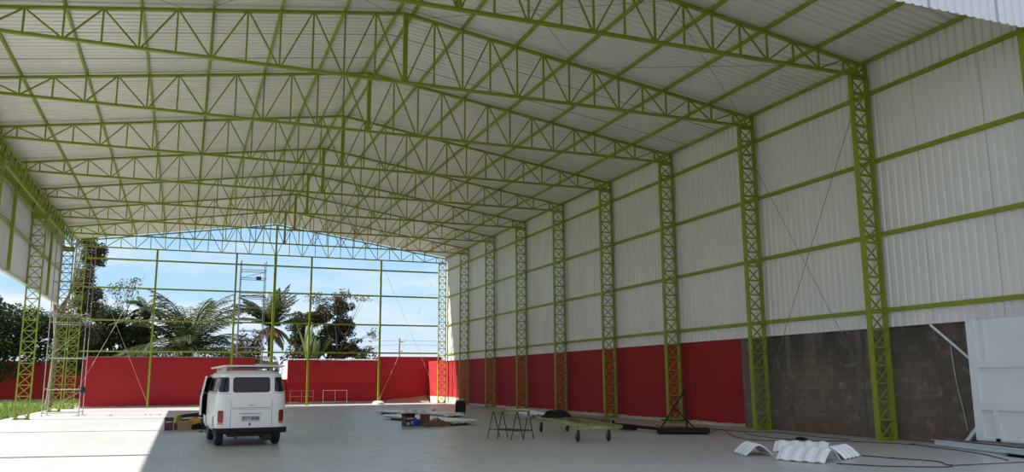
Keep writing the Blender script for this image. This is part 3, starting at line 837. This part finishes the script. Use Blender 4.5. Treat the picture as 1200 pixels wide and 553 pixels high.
# number plate
rec = rear_patch('plate_recess', -.30, .24, .60, .80, mat('van_white_shade', (.74, .75, .75), .4), V, .004, .03)
rear_patch('recess_lip', -.30, .24, .795, .808, mat_line, V, .008, .004)
pl = MB(); pl.box(-.24, .21, -.030, -.012, .615, .752); pl = pl.build('number_plate', M_plate, V, bevel=.004)
cu = bpy.data.curves.new('plate_text', 'FONT'); cu.body = 'BYY\u00b70048'; cu.size = .125; cu.align_x = 'CENTER'; cu.align_y = 'CENTER'; cu.extrude = .002; cu.offset = .0025
tmp = bpy.data.objects.new('plate_text_curve', cu); C.objects.link(tmp)
dgr = bpy.context.evaluated_depsgraph_get(); me = bpy.data.meshes.new_from_object(tmp.evaluated_get(dgr))
bpy.data.objects.remove(tmp)
me.materials.clear(); me.materials.append(M_ink)
tx = bpy.data.objects.new('plate_letters', me); C.objects.link(tx); tx.parent = pl; tx.rotation_euler = (PI/2, 0, 0); tx.location = (-.015, -.033, .680); tx.scale = (.80, 1, 1)
lk = MB(); lk.box(-.045, -.015, -.022, 0, .515, .575); lk.build('lid_lock', M_black, V, bevel=.005)
# lamps
for s in (-1, 1):
    x0, x1 = (.665, .79) if s > 0 else (-.80, -.675)
    L_ = rear_patch('tail_lamp', x0, x1, .60, .885, M_red_l, V, .016, .03)
    rear_patch('reverse_lens', x0, x1, .548, .60, M_orange_l, L_, .014, .015)
# bumper
def bump_pt(a, z, o):
    return a
b = MB(); pts = []
for i in range(25):
    u = -1+2*i/24; x = u*.90
    y = -.075+.22*max(0, (abs(u)-.86)/.14)**2
    pts.append((x, y))
for (z0, z1, dy) in ((.32, .455, 0),):
    n0 = len(b.v)
    for x, y in pts:
        b.v += [(x, y+.02, z0), (x, y, z0+.03), (x, y, z1-.03), (x, y+.02, z1), (x, y+.07, z1), (x, y+.07, z0)]
    for i in range(len(pts)-1):
        for j in range(6):
            a = n0+i*6+j; c = n0+i*6+(j+1) % 6; b.f.append((a, a+6, c+6, c)); b.m.append(0)
    b.f.append(tuple(n0+j for j in range(6))); b.m.append(0); e = n0+24*6; b.f.append(tuple(e+j for j in reversed(range(6)))); b.m.append(0)
b.build('rear_bumper', M_black, V, smooth=True, ang=40)
MB().box(-.55, .50, .02, .50, .24, .345).build('engine_underside', M_dark, V, bevel=.03)
ex = MB(); ex.tube([(.30, .05, .22), (.50, .06, .22)], .09, 12); ex.build('silencer', M_dark, V)
MB().tube([(-.35, -.02, .20), (-.35, .3, .24)], .025, 8).build('exhaust_pipe', M_rust, V)
MB().tube([(-.66, .70, .32), (.66, .70, .32)], .05, 8).build('rear_axle', M_dark, V)
MB().tube([(-.66, 3.10, .32), (.66, 3.10, .32)], .04, 8).build('front_axle', M_dark, V)
for yc in (.70, 3.10):
    for s in (-1, 1):
        w = MB(); x = s*.70
        w.lathe([(.19, -.09), (.28, -.095), (.315, -.07), (.32, 0), (.315, .07), (.28, .095), (.19, .09)], (x, yc, .32), axis='x', n=32)
        w = w.build('wheel', M_dark, V, smooth=True, ang=50)
        r_ = MB(); r_.lathe([(.03, .0), (.10, .012), (.16, -.004), (.19, .006)][::1], (x+s*.088, yc, .32), axis='x', n=24); r_.build('hub_cap', M_chrome, w, smooth=True)
# side windows
for s in (-1, 1):
    for (y0, y1) in ((.30, 1.16), (1.24, 2.02), (2.10, 2.86)):
        c = side_patch('side_window', s, y0, y1, 1.335, 1.70, M_seal, V, .004)
        side_patch('pane', s, y0+.03, y1-.03, 1.355, 1.682, M_glass, c, .008)
# column reflections painted as pale bars on the left rear window
for i in range(5):
    y = .40+.16*i; side_patch('reflection_bar', -1, y, y+.055, 1.36, 1.68, M_vangrey, V, .012, 6, .05)
side_patch('side_crease', -1, .25, 3.9, 1.296, 1.304, mat_line, V, .003)
for y in (1.20, 2.06, 2.94): side_patch('door_gap', -1, y-.006, y+.006, .50, 1.72, mat_line, V, .003)
ws = MB(); ws.grid(lambda u, v: ((u-.5)*2*(.62-.06*v), LEN-.42*(.27+.36*v)+.02-.10*abs(u-.5)**2, 1.27+.38*v), 12, 6); ws.build('windscreen', M_glass, V, smooth=True)
side_patch('dark_opening_patch', -1, 2.98, 3.78, .66, 1.72, M_inside, V, .005)  # black patch on the closed skin stands for the dark van inside
# open front left door, hinged at its front edge
th = math.radians(13)
def door_pt(a, z, t=0.):
    """a: distance back from the hinge"""
    inl = W-hw(z)                                       # tumblehome
    hx, hy = -W, 3.80
    x = hx - a*math.sin(th) + (inl+t)*math.cos(th); y = hy - a*math.cos(th) - (inl+t)*math.sin(th)*-1*-1
    return (x, y, z)
D0, D1 = .02, .84
d = MB(); zz = [.50, .70, .95, 1.20, 1.30, 1.34]
def slab(mb, a0, a1, z0, z1, t0, t1, n=5):
    for i in range(n):
        za, zb = z0+(z1-z0)*i/n, z0+(z1-z0)*(i+1)/n
        P8 = [door_pt(a0, za, t0), door_pt(a1, za, t0), door_pt(a1, za, t1), door_pt(a0, za, t1), door_pt(a0, zb, t0), door_pt(a1, zb, t0), door_pt(a1, zb, t1), door_pt(a0, zb, t1)]
        n0 = len(mb.v); mb.v += P8
        for q in ((0,3,2,1),(4,5,6,7),(0,1,5,4),(1,2,6,5),(2,3,7,6),(3,0,4,7)): mb.f.append(tuple(n0+i_ for i_ in q)); mb.m.append(0)
slab(d, D0, D1, .68, 1.31, 0, .05)
slab(d, D0, D1, 1.70, 1.75, 0, .05, 1); slab(d, D1-.06, D1, 1.31, 1.70, 0, .05); slab(d, D0, D0+.06, 1.31, 1.70, 0, .05)
dr = d.build('front_door', M_van, V)
q = MB(); slab(q, D0+.03, D1-.05, .72, 1.28, .052, .062); q.build('inner_trim', M_inside, dr)
q = MB(); slab(q, D0+.06, D1-.06, 1.31, 1.70, .02, .03); q.build('door_glass', mat('door_glass', (.05, .045, .05), .1), dr)
q = MB(); slab(q, .30, .55, 1.05, 1.10, .062, .085, 1); q.build('arm_rest', M_seat, dr)
mr = MB(); mr.tube([(-.80, 3.84, 1.24), (-.93, 3.86, 1.27)], .012, 6); mr.box(-1.0, -.91, 3.85, 3.875, 1.22, 1.36); mr.build('side_mirror', M_black, V, bevel=.01)

# roof rack: a tray on little posts
t = thing('roof_rack', 'white flat roof rack tray on short posts on top of van', 'roof rack', (1.67, 22.12, 0), .045)
MB().box(-.63, .78, .30, 4.6, 1.975, 2.0).build('tray', M_vangrey, t)
for (x0, x1, y0, y1) in ((-.67, -.63, .28, 4.62), (.78, .82, .28, 4.62), (-.67, .82, .26, .30)):
    MB().box(x0, x1, y0, y1, 1.97, 2.012).build('tray_edge', M_vangrey, t)
for s, xx in ((-1, -.62), (1, .70)):
    for y in (.50, .82, 1.14, 1.6, 2.2, 2.9):
        MB().bar((xx+.0*s, y, 1.772), (xx, y, 1.975), .025, .02, (0,1,0)).build('post', M_vangrey, t)
    for y in (.50, .82):
        MB().bar((xx, y+.02, 1.80), (xx, y+.30, 1.97), .02, .014, (1,0,0)).build('lattice_bar', M_vangrey, t)
        MB().bar((xx, y+.30, 1.80), (xx, y+.02, 1.97), .02, .014, (1,0,0)).build('lattice_bar', M_vangrey, t)
    MB().box(xx-.02, xx+.02, .45, 3.0, 1.87, 1.892).build('lower_rail', M_vangrey, t)

# ------------------------------------------------------------------ tools by the van
t = crate(-.33, 30.45, 0, .27, .30, .42, 0, M_maroon, 'dark maroon crate with pale handle, leftmost of tools beside van', handle=False)
MB().box(-.09, .09, -.165, -.152, .265, .295).build('pale_handle', M_plate, t); MB().tube([(-.08, -.155, .06), (0, -.162, .14), (.08, -.155, .06)], .01, 6).build('cord_loop', M_seat, t)
t = thing('paint_can', 'olive yellow can standing on a wooden block beside van', 'can', (-.06, 30.9, .22))
q = MB(); q.lathe([(.11, 0), (.12, .02), (.12, .20), (.105, .22), (.05, .225), (.05, .25)], (0,0,0), n=18); q.build('body', M_olive, t, smooth=True)
MB().tube([(-.115, 0, .17), (-.14, -.03, .1), (-.13, -.05, .05)], .008, 6).build('wire_handle', M_steel, t)
tag(MB().box(-.18, .06, 30.8, 31.0, 0, .22).build('wooden_block', M_wood, bevel=.01), 'brown wooden block under the olive can', 'block')
t = thing('cardboard_box', 'brown cardboard box among tools beside the van', 'box', (.16, 30.35, 0), .08)
MB().box(-.21, .21, -.2, .2, 0, .30).build('body', M_card, t, bevel=.01)
for s in (-1, 1): MB().bar((s*.10, 0, .306), (s*.21, 0, .312), .4, .006, (0,0,1)).build('flap', M_card, t)
lump(.50, 30.85, .0, .18, .20, .26, .3, M_navy, 'canvas_bag', 'dark canvas bag beneath the yellow tool case', 'bag', 5)
t = thing('tool_case', 'yellow plastic tool case tilted on the pile beside van', 'case', (.50, 30.42, .20), .3); t.rotation_euler = (.1, -.25, .3)
MB().box(-.17, .17, -.1, .1, 0, .17).build('body', M_yel, t, bevel=.03)
MB().tube([(-.08, -.05, .165), (-.07, -.05, .21), (.07, -.05, .21), (.08, -.05, .165)], .014, 6).build('handle', M_black, t)
o = MB().tube([(-.1, 31.32, .39), (.2, 31.3, .44), (.6, 31.28, .46), (.85, 31.15, .40), (1.0, 31.1, .2)], [.05, .06, .07, .06, .05], 8).build('hose_bundle', M_dark, smooth=True); tag(o, 'dark rolled hose lying over the back of tools pile', 'hose')
tag(MB().box(-.15, .85, 31.24, 31.40, 0, .33).build('plank_stack', M_wood), 'dark plank stack behind tools under the hose', 'planks')
lump(.90, 30.45, .0, .20, .20, .36, .3, M_navy, 'cloth_bag', 'navy cloth bag, rightmost of tools against the van', 'bag', 8)
for i, (x, y) in enumerate(((.66, 28.85), (.84, 28.7))):
    t = thing('flip_flop', 'dark flip flop on the floor near van, %s of two' % ('left', 'right')[i], 'sandal', (x, y, 0), .3+.5*i, 'flip flops')
    q = MB(); q.lathe([(.05, 0), (.055, .01), (.05, .02)], (0,0,0), n=14); ob = q.build('sole', M_dark, t); ob.scale = (1, 2.3, 1)
    MB().tube([(-.04, -.02, .02), (0, .05, .055), (.04, -.02, .02)], .008, 6).build('strap', M_dark, t)

# ------------------------------------------------------------------ vegetation
def leaf_cloud(mb, blobs, n, s0, s1, rr, droop=0):
    # break each mass into clumps so that the outline is ragged
    cl = []
    for (cx, cy, cz, rx, ry, rz) in blobs:
        cl.append((cx, cy, cz, rx*.62, ry*.62, rz*.62))
        for _ in range(13):
            while True:
                p = Vector((rr.uniform(-1,1), rr.uniform(-1,1), rr.uniform(-1,1)))
                if .45 < p.length < 1: break
            q = rr.uniform(.22, .40)
            cl.append((cx+p.x*rx*.85, cy+p.y*ry*.85, cz+p.z*rz*.85, rx*q*1.2, ry*q, rz*q))
    blobs = cl
    tot = sum(b[3]*b[4]*b[5] for b in blobs)
    for (cx, cy, cz, rx, ry, rz) in blobs:
        k = int(n*rx*ry*rz/tot)
        for _ in range(k):
            while True:
                p = Vector((rr.uniform(-1,1), rr.uniform(-1,1), rr.uniform(-1,1)))
                l = p.length
                if l <= 1 and rr.random() < .25+.75*l: break
            c = Vector((cx+p.x*rx, cy+p.y*ry, cz+p.z*rz))
            u = Vector((rr.gauss(0,1), rr.gauss(0,1), rr.gauss(0,.6)-droop)).normalized(); w = u.orthogonal().normalized()
            w.rotate(Matrix.Rotation(rr.random()*6.28, 3, u)); s = rr.uniform(s0, s1)
            a = c-u*s; b_ = c+w*s*.45; d_ = c+u*s; e_ = c-w*s*.45
            mb.quadface((a, b_, d_, e_))
def tree(x, y, h, blobs, n, s0, s1, label, mt, seed, bark=M_barkd, tr=.18, grp='trees beyond the red wall', droop=0, name='broadleaf_tree', z0=-.06):
    rr = random.Random(seed)
    t = thing(name, label, 'tree', (x, y, z0), 0, grp)
    tk = MB(); pts = [(0, 0, 0), (rr.uniform(-.2,.2), rr.uniform(-.2,.2), h*.35), (rr.uniform(-.4,.4), rr.uniform(-.3,.3), h*.7)]
    tk.tube(pts, [tr, tr*.8, tr*.5], 8)
    tk.build('trunk', bark, t, smooth=True)
    br = MB()
    for (bx, by, bz, *_r) in blobs:
        st_ = Vector(pts[1])*.5+Vector(pts[2])*.5*rr.uniform(.4, 1)
        md = (st_+Vector((bx, by, bz)))/2+Vector((0, 0, .2)); br.tube([st_, md, (bx, by, bz)], [tr*.4, tr*.28, tr*.1], 6)
        for _ in range(3):
            e_ = Vector((bx+rr.uniform(-1,1)*_r[0]*.8, by+rr.uniform(-1,1)*_r[1]*.8, bz+rr.uniform(-.6,1)*_r[2]*.8)); br.tube([md, e_], [tr*.18, tr*.06], 5)
    br.build('branches', bark, t, smooth=True)
    f_ = MB(); leaf_cloud(f_, blobs, n, s0, s1, rr, droop); f_.build('foliage', mt, t)
    return t
tree(-15.5, 80, 8, [(-3, 0, 6.5, 4, 2.5, 3.5), (1.5, -1, 6.0, 3.2, 2.5, 3.4), (4.4, 0, 5.3, 2.2, 2, 2.6), (-1, 0, 3.3, 5, 2, 2.2), (-8, 0, 6, 4.5, 3, 4)], 32000, .12, .22, 'large dark leafy tree at far left beyond the grass', M_leaf, 21)
tree(-8.2, 63.5, 12, [(1.5, 0, 11.7, .85, .9, 1.0), (1.8, 0, 10.3, 1.0, 1, 1.4), (1.4, 0, 8.6, 1.0, 1, 1.3), (1.8, 0, 6.8, 1.1, 1, 1.4), (1.5, 0, 4.8, 1.2, 1, 1.4)], 13000, .06, .13, 'tall rusty leaved tree right behind the far left column', M_leafsparse, 22, bark=M_bark, tr=.22)
tree(-5.6, 72, 7, [(-2.4, 0, 5.2, 2.0, 1.6, 2.2), (0, 0, 5.6, 2.0, 1.6, 2.2), (1.9, 0, 5.0, 1.8, 1.5, 2.0), (-1, 0, 3.2, 3.4, 1.6, 1.5), (1.8, 0, 3.2, 1.8, 1.4, 1.4)], 30000, .08, .15, 'dark bushy tree left of the big palm', M_leaf, 23)
tree(-4.9, 74, 10, [(-2.2, 0, 8.2, 1.3, 1.0, 1.3), (-.2, 0, 8.9, 1.3, 1.0, 1.2), (.9, 0, 9.6, .9, .8, .7), (-1.2, 0, 7.3, 1.6, 1, .9)], 1500, .06, .13, 'sparse twiggy tree rising above the dark bushy one', M_leafsparse, 24, tr=.10)

def frond_mesh(L, lift, droop, width, rr, mt, n=26, name='frond'):
    """a feather leaf along +X from the origin"""
    m = MB(); pts = []
    ang_ = lift; p = Vector((0, 0, 0)); st_ = L/n
    for i in range(n+1):
        pts.append(p.copy()); p = p+Vector((math.cos(ang_), 0, math.sin(ang_)))*st_; ang_ -= droop/n*(.4+1.2*i/n)
    m.tube([q for q in pts[::3]]+[pts[-1]], [.04]*(len(pts[::3]))+[.01], 5)
    for i in range(3, n+1):
        u = i/n; ll = width*math.sin(PI*min(1, .12+.86*u))**.6*(1 if u < .9 else .7)
        d_ = (pts[i]-pts[i-1]).normalized()
        for s in (-1, 1):
            for q in (0, .5):
                b0 = pts[i-1]+(pts[i]-pts[i-1])*q
                tip = b0+(Vector((0, s, 0))*.78+d_*.55+Vector((0, 0, -.30+rr.uniform(-.3, .15)))).normalized()*ll*rr.uniform(.8, 1.1)
                m.quadface((b0-d_*.035, (b0+tip)/2-d_*.04+Vector((0,0,.05)), tip, (b0+tip)/2+d_*.04+Vector((0,0,.05))))
    return m.mesh(name, mt)
def palm(x, y, zc, L, nf, label, seed, tr=.25, dry=4, up=(.15, 1.45), width=.75, dr=(1.0, 1.9)):
    rr = random.Random(seed)
    t = thing('palm_tree', label, 'palm', (x, y, -.06), 0, 'palms beyond the red wall')
    m = MB(); m.tube([(0, 0, 0), (.05, 0, zc*.5), (0, 0, zc)], [tr*1.2, tr, tr*1.1], 10); m.build('trunk', M_barkd, t, smooth=True)
    for i in range(nf+dry):
        isd = i >= nf
        lift = rr.uniform(*up) if not isd else rr.uniform(-.7, -.1)
        me_ = frond_mesh(L*rr.uniform(.8, 1.1)*(1 if not isd else .6), lift, rr.uniform(*dr) if not isd else .9, width, rr, M_palmdry if isd else M_palm)
        fr = put('frond', me_, t, (0, 0, zc)); fr.rotation_euler = (0, 0, 2*PI*(i/nf)*1.618+rr.uniform(-.2, .2))
palm(0.3, 70.0, 3.9, 6.2, 58, 'big bushy palm with arching fronds above left red wall', 31, tr=.35, width=1.15, dry=8, up=(.2, 1.5))
palm(-3.05, 71.5, 7.4, 1.9, 16, 'small palm crown behind the leftmost end post', 33, tr=.12, dry=2, up=(-.2, 1.4), width=.5)
palm(6.5, 70.0, 6.0, 3.7, 34, 'upright palm with spiky fronds behind the centre post', 32, tr=.22, dry=12, up=(.35, 1.5), width=.6, dr=(.5, 1.2))
tree(11.6, 73, 8, [(-2.3, 0, 6.4, 1.2, 1.2, 1.1), (-.6, 0, 7.2, 1.5, 1.3, 1.0), (.9, 0, 8.0, 1.2, 1.1, 1.0), (1.5, 0, 6.4, 1.4, 1.2, 1.0), (-1.4, 0, 4.6, 2.4, 1.4, 1.4), (1.6, 0, 4.3, 2.0, 1.2, 1.1), (2.9, 0, 4.0, .9, .8, .7), (.2, 0, 5.6, 1.6, 1.2, 1.0)], 30000, .07, .14, 'broad dark tree with reddish top right of the spiky palm', M_leafred, 25)
tree(12.2, 71.5, 9, [(-1.8, 0, 8.4, 1.2, .9, .7), (.2, 0, 8.9, 1.4, .9, .6), (2.0, 0, 8.7, .9, .7, .4), (3.0, 0, 5.6, .7, .6, .8), (2.8, 0, 4.3, .7, .6, .6)], 1300, .06, .13, 'thin branched rusty tree reaching over the broad dark one', M_leafsparse, 26, tr=.09)
def shrub(x, y, rx, h, n, label, mt, seed):
    rr = random.Random(seed); t = thing('shrub', label, 'shrub', (x, y, -.06), 0, 'shrubs beyond the red wall')
    m = MB()
    for _ in range(7): m.tube([(rr.uniform(-.2,.2), 0, 0), (rr.uniform(-rx,rx)*.6, rr.uniform(-.4,.4), h*.7)], [.04, .015], 5)
    m.build('stems', M_barkd, t)
    m = MB(); leaf_cloud(m, [(0, 0, h*.6, rx, 1.0, h*.45), (rx*.4, 0, h*.75, rx*.6, .8, h*.3), (-rx*.5, 0, h*.7, rx*.5, .8, h*.3)], n, .08, .18, rr); m.build('foliage', mt, t)
shrub(4.6, 66.8, 1.3, 5.6, 1800, 'flowering shrub with pink specks at foot of outside scaffold', M_leafpink, 41)
shrub(2.6, 68.5, 1.5, 4.2, 1700, 'low green shrub between the big palm and outside scaffold', M_leaf, 42)
shrub(8.6, 67.5, 1.3, 4.6, 1800, 'dark shrub between spiky palm and banana plants', M_leafred, 43)
shrub(14.6, 70, 1.5, 3.9, 1500, 'low dark shrub at the right foot of the broad tree', M_leaf, 44)
def banana(x, y, h, label, seed):
    rr = random.Random(seed); t = thing('banana_plant', label, 'banana plant', (x, y, -.06), 0, 'banana plants')
    MB().tube([(0, 0, 0), (0, 0, h*.6)], [.13, .08], 8).build('stem', M_banana, t)
    for i in range(6):
        a = rr.uniform(0, 6.28); lf = rr.uniform(1.2, 1.55); L = h*.55; pts = []; p = Vector((0, 0, h*.55)); an = lf
        for j in range(9):
            pts.append(p.copy()); p = p+Vector((math.cos(a)*math.cos(an), math.sin(a)*math.cos(an), math.sin(an)))*L/8; an -= .05
        sd = Vector((-math.sin(a), math.cos(a), 0)); m = MB()
        m.grid(lambda u, v: pts[int(round(u*8))]+sd*(v-.5)*2*.20*math.sin(PI*(.08+.9*u))**.5+Vector((0, 0, -.10*abs(v-.5)*2)), 8, 4)
        m.build('leaf', M_banana, t, smooth=True, ang=70)
banana(8.75, 64.8, 5.6, 'banana plant with tall pale leaves, left of two by end post', 51)
banana(9.35, 64.7, 4.7, 'banana plant with broad pale leaves, right of two by end post', 52)

# grass at the left edge of the slab
m = MB(); rr = random.Random(5)
for _ in range(9000):
    y = rr.uniform(42, 57.5) if rr.random() < .7 else rr.uniform(57, 82); x = -7.35-abs(rr.gauss(0, 3.2)) if y < 57.5 else rr.uniform(-20, -6.5)
    h_ = rr.uniform(.10, .38); a = rr.random()*6.28; d_ = Vector((math.cos(a), math.sin(a), 0))*.03; tip = Vector((x+rr.uniform(-.12,.12), y+rr.uniform(-.12,.12), h_-.06))
    m.quadface((Vector((x, y, -.06))-d_, Vector((x, y, -.06))+d_, tip))
tag(m.build('grass', M_grass), 'rough green grass along the left edge of the slab', 'grass', kind='stuff')

# utility pole and lines
t = thing('utility_pole', 'grey utility pole standing far behind the right back wall', 'pole', (24.6, 100, -.06))
MB().tube([(0, 0, 0), (0, 0, 6.75)], [.16, .11], 8).build('shaft', M_fibro, t); MB().box(-.1, .5, -.05, .05, 6.25, 6.37).box(-.1, .45, -.05, .05, 5.1, 5.2).build('crossarm', M_fibro, t)
for i, (z, dz) in enumerate(((6.4, .15), (5.9, .5))):
    o = MB().tube([(-2, 100.1, z+.1-dz), (11, 100.1, z-.5-.3*i), (24.6, 100.1, z), (36, 100.1, z-.05), (50, 100.1, z+.3)], .018, 5).build('power_line', M_wire); tag(o, 'thin overhead line at the utility pole, %s one' % ('upper', 'lower')[i], 'wire', 'overhead lines')

# ------------------------------------------------------------------ light
sun = bpy.data.lights.new('sun', 'SUN'); sun.energy = 7.5; sun.angle = math.radians(.6); sun.color = (1, .955, .89)
so = bpy.data.objects.new('sun', sun); C.objects.link(so)
to = Vector((-1.053, .23, 1.0)).normalized(); so.rotation_euler = to.to_track_quat('Z', 'Y').to_euler(); so.location = (-60, 40, 60)

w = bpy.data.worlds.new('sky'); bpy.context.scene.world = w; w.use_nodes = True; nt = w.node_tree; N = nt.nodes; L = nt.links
bg = N['Background']
tc = N.new('ShaderNodeTexCoord'); sp = N.new('ShaderNodeSeparateXYZ'); L.new(tc.outputs['Generated'], sp.inputs[0])
r = N.new('ShaderNodeValToRGB'); L.new(sp.outputs[2], r.inputs['Fac'])
cr = r.color_ramp; cr.elements[0].position = 0.0; cr.elements[0].color = (.74, .85, .96, 1); cr.elements[1].position = .9; cr.elements[1].color = (.16, .34, .68, 1)
e1 = cr.elements.new(.10); e1.color = (.48, .75, .98, 1); e2 = cr.elements.new(.22); e2.color = (.36, .66, .98, 1)
mp = N.new('ShaderNodeVectorMath'); mp.operation = 'MULTIPLY'; mp.inputs[1].default_value = (2.2, 2.2, 11.0); L.new(tc.outputs['Generated'], mp.inputs[0])
nz = N.new('ShaderNodeTexNoise'); nz.inputs['Scale'].default_value = 1.7; nz.inputs['Detail'].default_value = 7; nz.inputs['Roughness'].default_value = .55; L.new(mp.outputs[0], nz.inputs['Vector'])
cl = N.new('ShaderNodeMapRange'); cl.inputs[1].default_value = .44; cl.inputs[2].default_value = .66; # unseen bright cloud added behind the camera to lift light on the front
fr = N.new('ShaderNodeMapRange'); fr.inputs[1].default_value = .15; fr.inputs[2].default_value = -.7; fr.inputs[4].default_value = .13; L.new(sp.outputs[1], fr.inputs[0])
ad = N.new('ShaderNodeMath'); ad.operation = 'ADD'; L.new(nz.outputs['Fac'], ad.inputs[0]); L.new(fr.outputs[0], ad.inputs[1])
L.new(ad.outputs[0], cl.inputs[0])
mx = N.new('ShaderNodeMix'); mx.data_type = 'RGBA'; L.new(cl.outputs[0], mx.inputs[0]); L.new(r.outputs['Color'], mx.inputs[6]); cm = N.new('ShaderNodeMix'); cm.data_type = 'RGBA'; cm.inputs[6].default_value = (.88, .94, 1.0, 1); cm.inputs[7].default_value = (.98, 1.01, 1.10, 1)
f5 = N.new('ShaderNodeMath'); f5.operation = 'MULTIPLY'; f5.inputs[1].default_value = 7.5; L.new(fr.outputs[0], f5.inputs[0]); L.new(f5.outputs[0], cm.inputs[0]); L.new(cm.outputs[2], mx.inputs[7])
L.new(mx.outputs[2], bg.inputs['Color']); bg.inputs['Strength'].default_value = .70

# ------------------------------------------------------------------ camera
cam = bpy.data.cameras.new('camera'); co = bpy.data.objects.new('camera', cam); C.objects.link(co)
yaw, pitch, roll = .3767749655796345, .17238409154696824, -.00561371502247788
cy, sy, cp, sp_ = math.cos(yaw), math.sin(yaw), math.cos(pitch), math.sin(pitch)
fwd = Vector((sy*cp, cy*cp, sp_)); rt = Vector((cy, -sy, 0)); up = rt.cross(fwd)
r2 = rt*math.cos(roll)+up*math.sin(roll); u2 = -rt*math.sin(roll)+up*math.cos(roll)
mt = Matrix((r2, u2, -fwd)).transposed().to_4x4(); mt.translation = (0, 0, 1.612)
co.matrix_world = mt
cam.sensor_fit = 'HORIZONTAL'; cam.sensor_width = 36; cam.lens = 964.895*36/1200; cam.clip_end = 600
sc = bpy.context.scene; sc.camera = co
sc.view_settings.view_transform = 'Standard'; sc.view_settings.look = 'None'; sc.view_settings.gamma = 1; sc.view_settings.use_curve_mapping = False
sc.view_settings.exposure = .55
sc.cycles.use_denoising = True; sc.cycles.max_bounces = 10; sc.cycles.diffuse_bounces = 7
sc.cycles.sample_clamp_indirect = 6
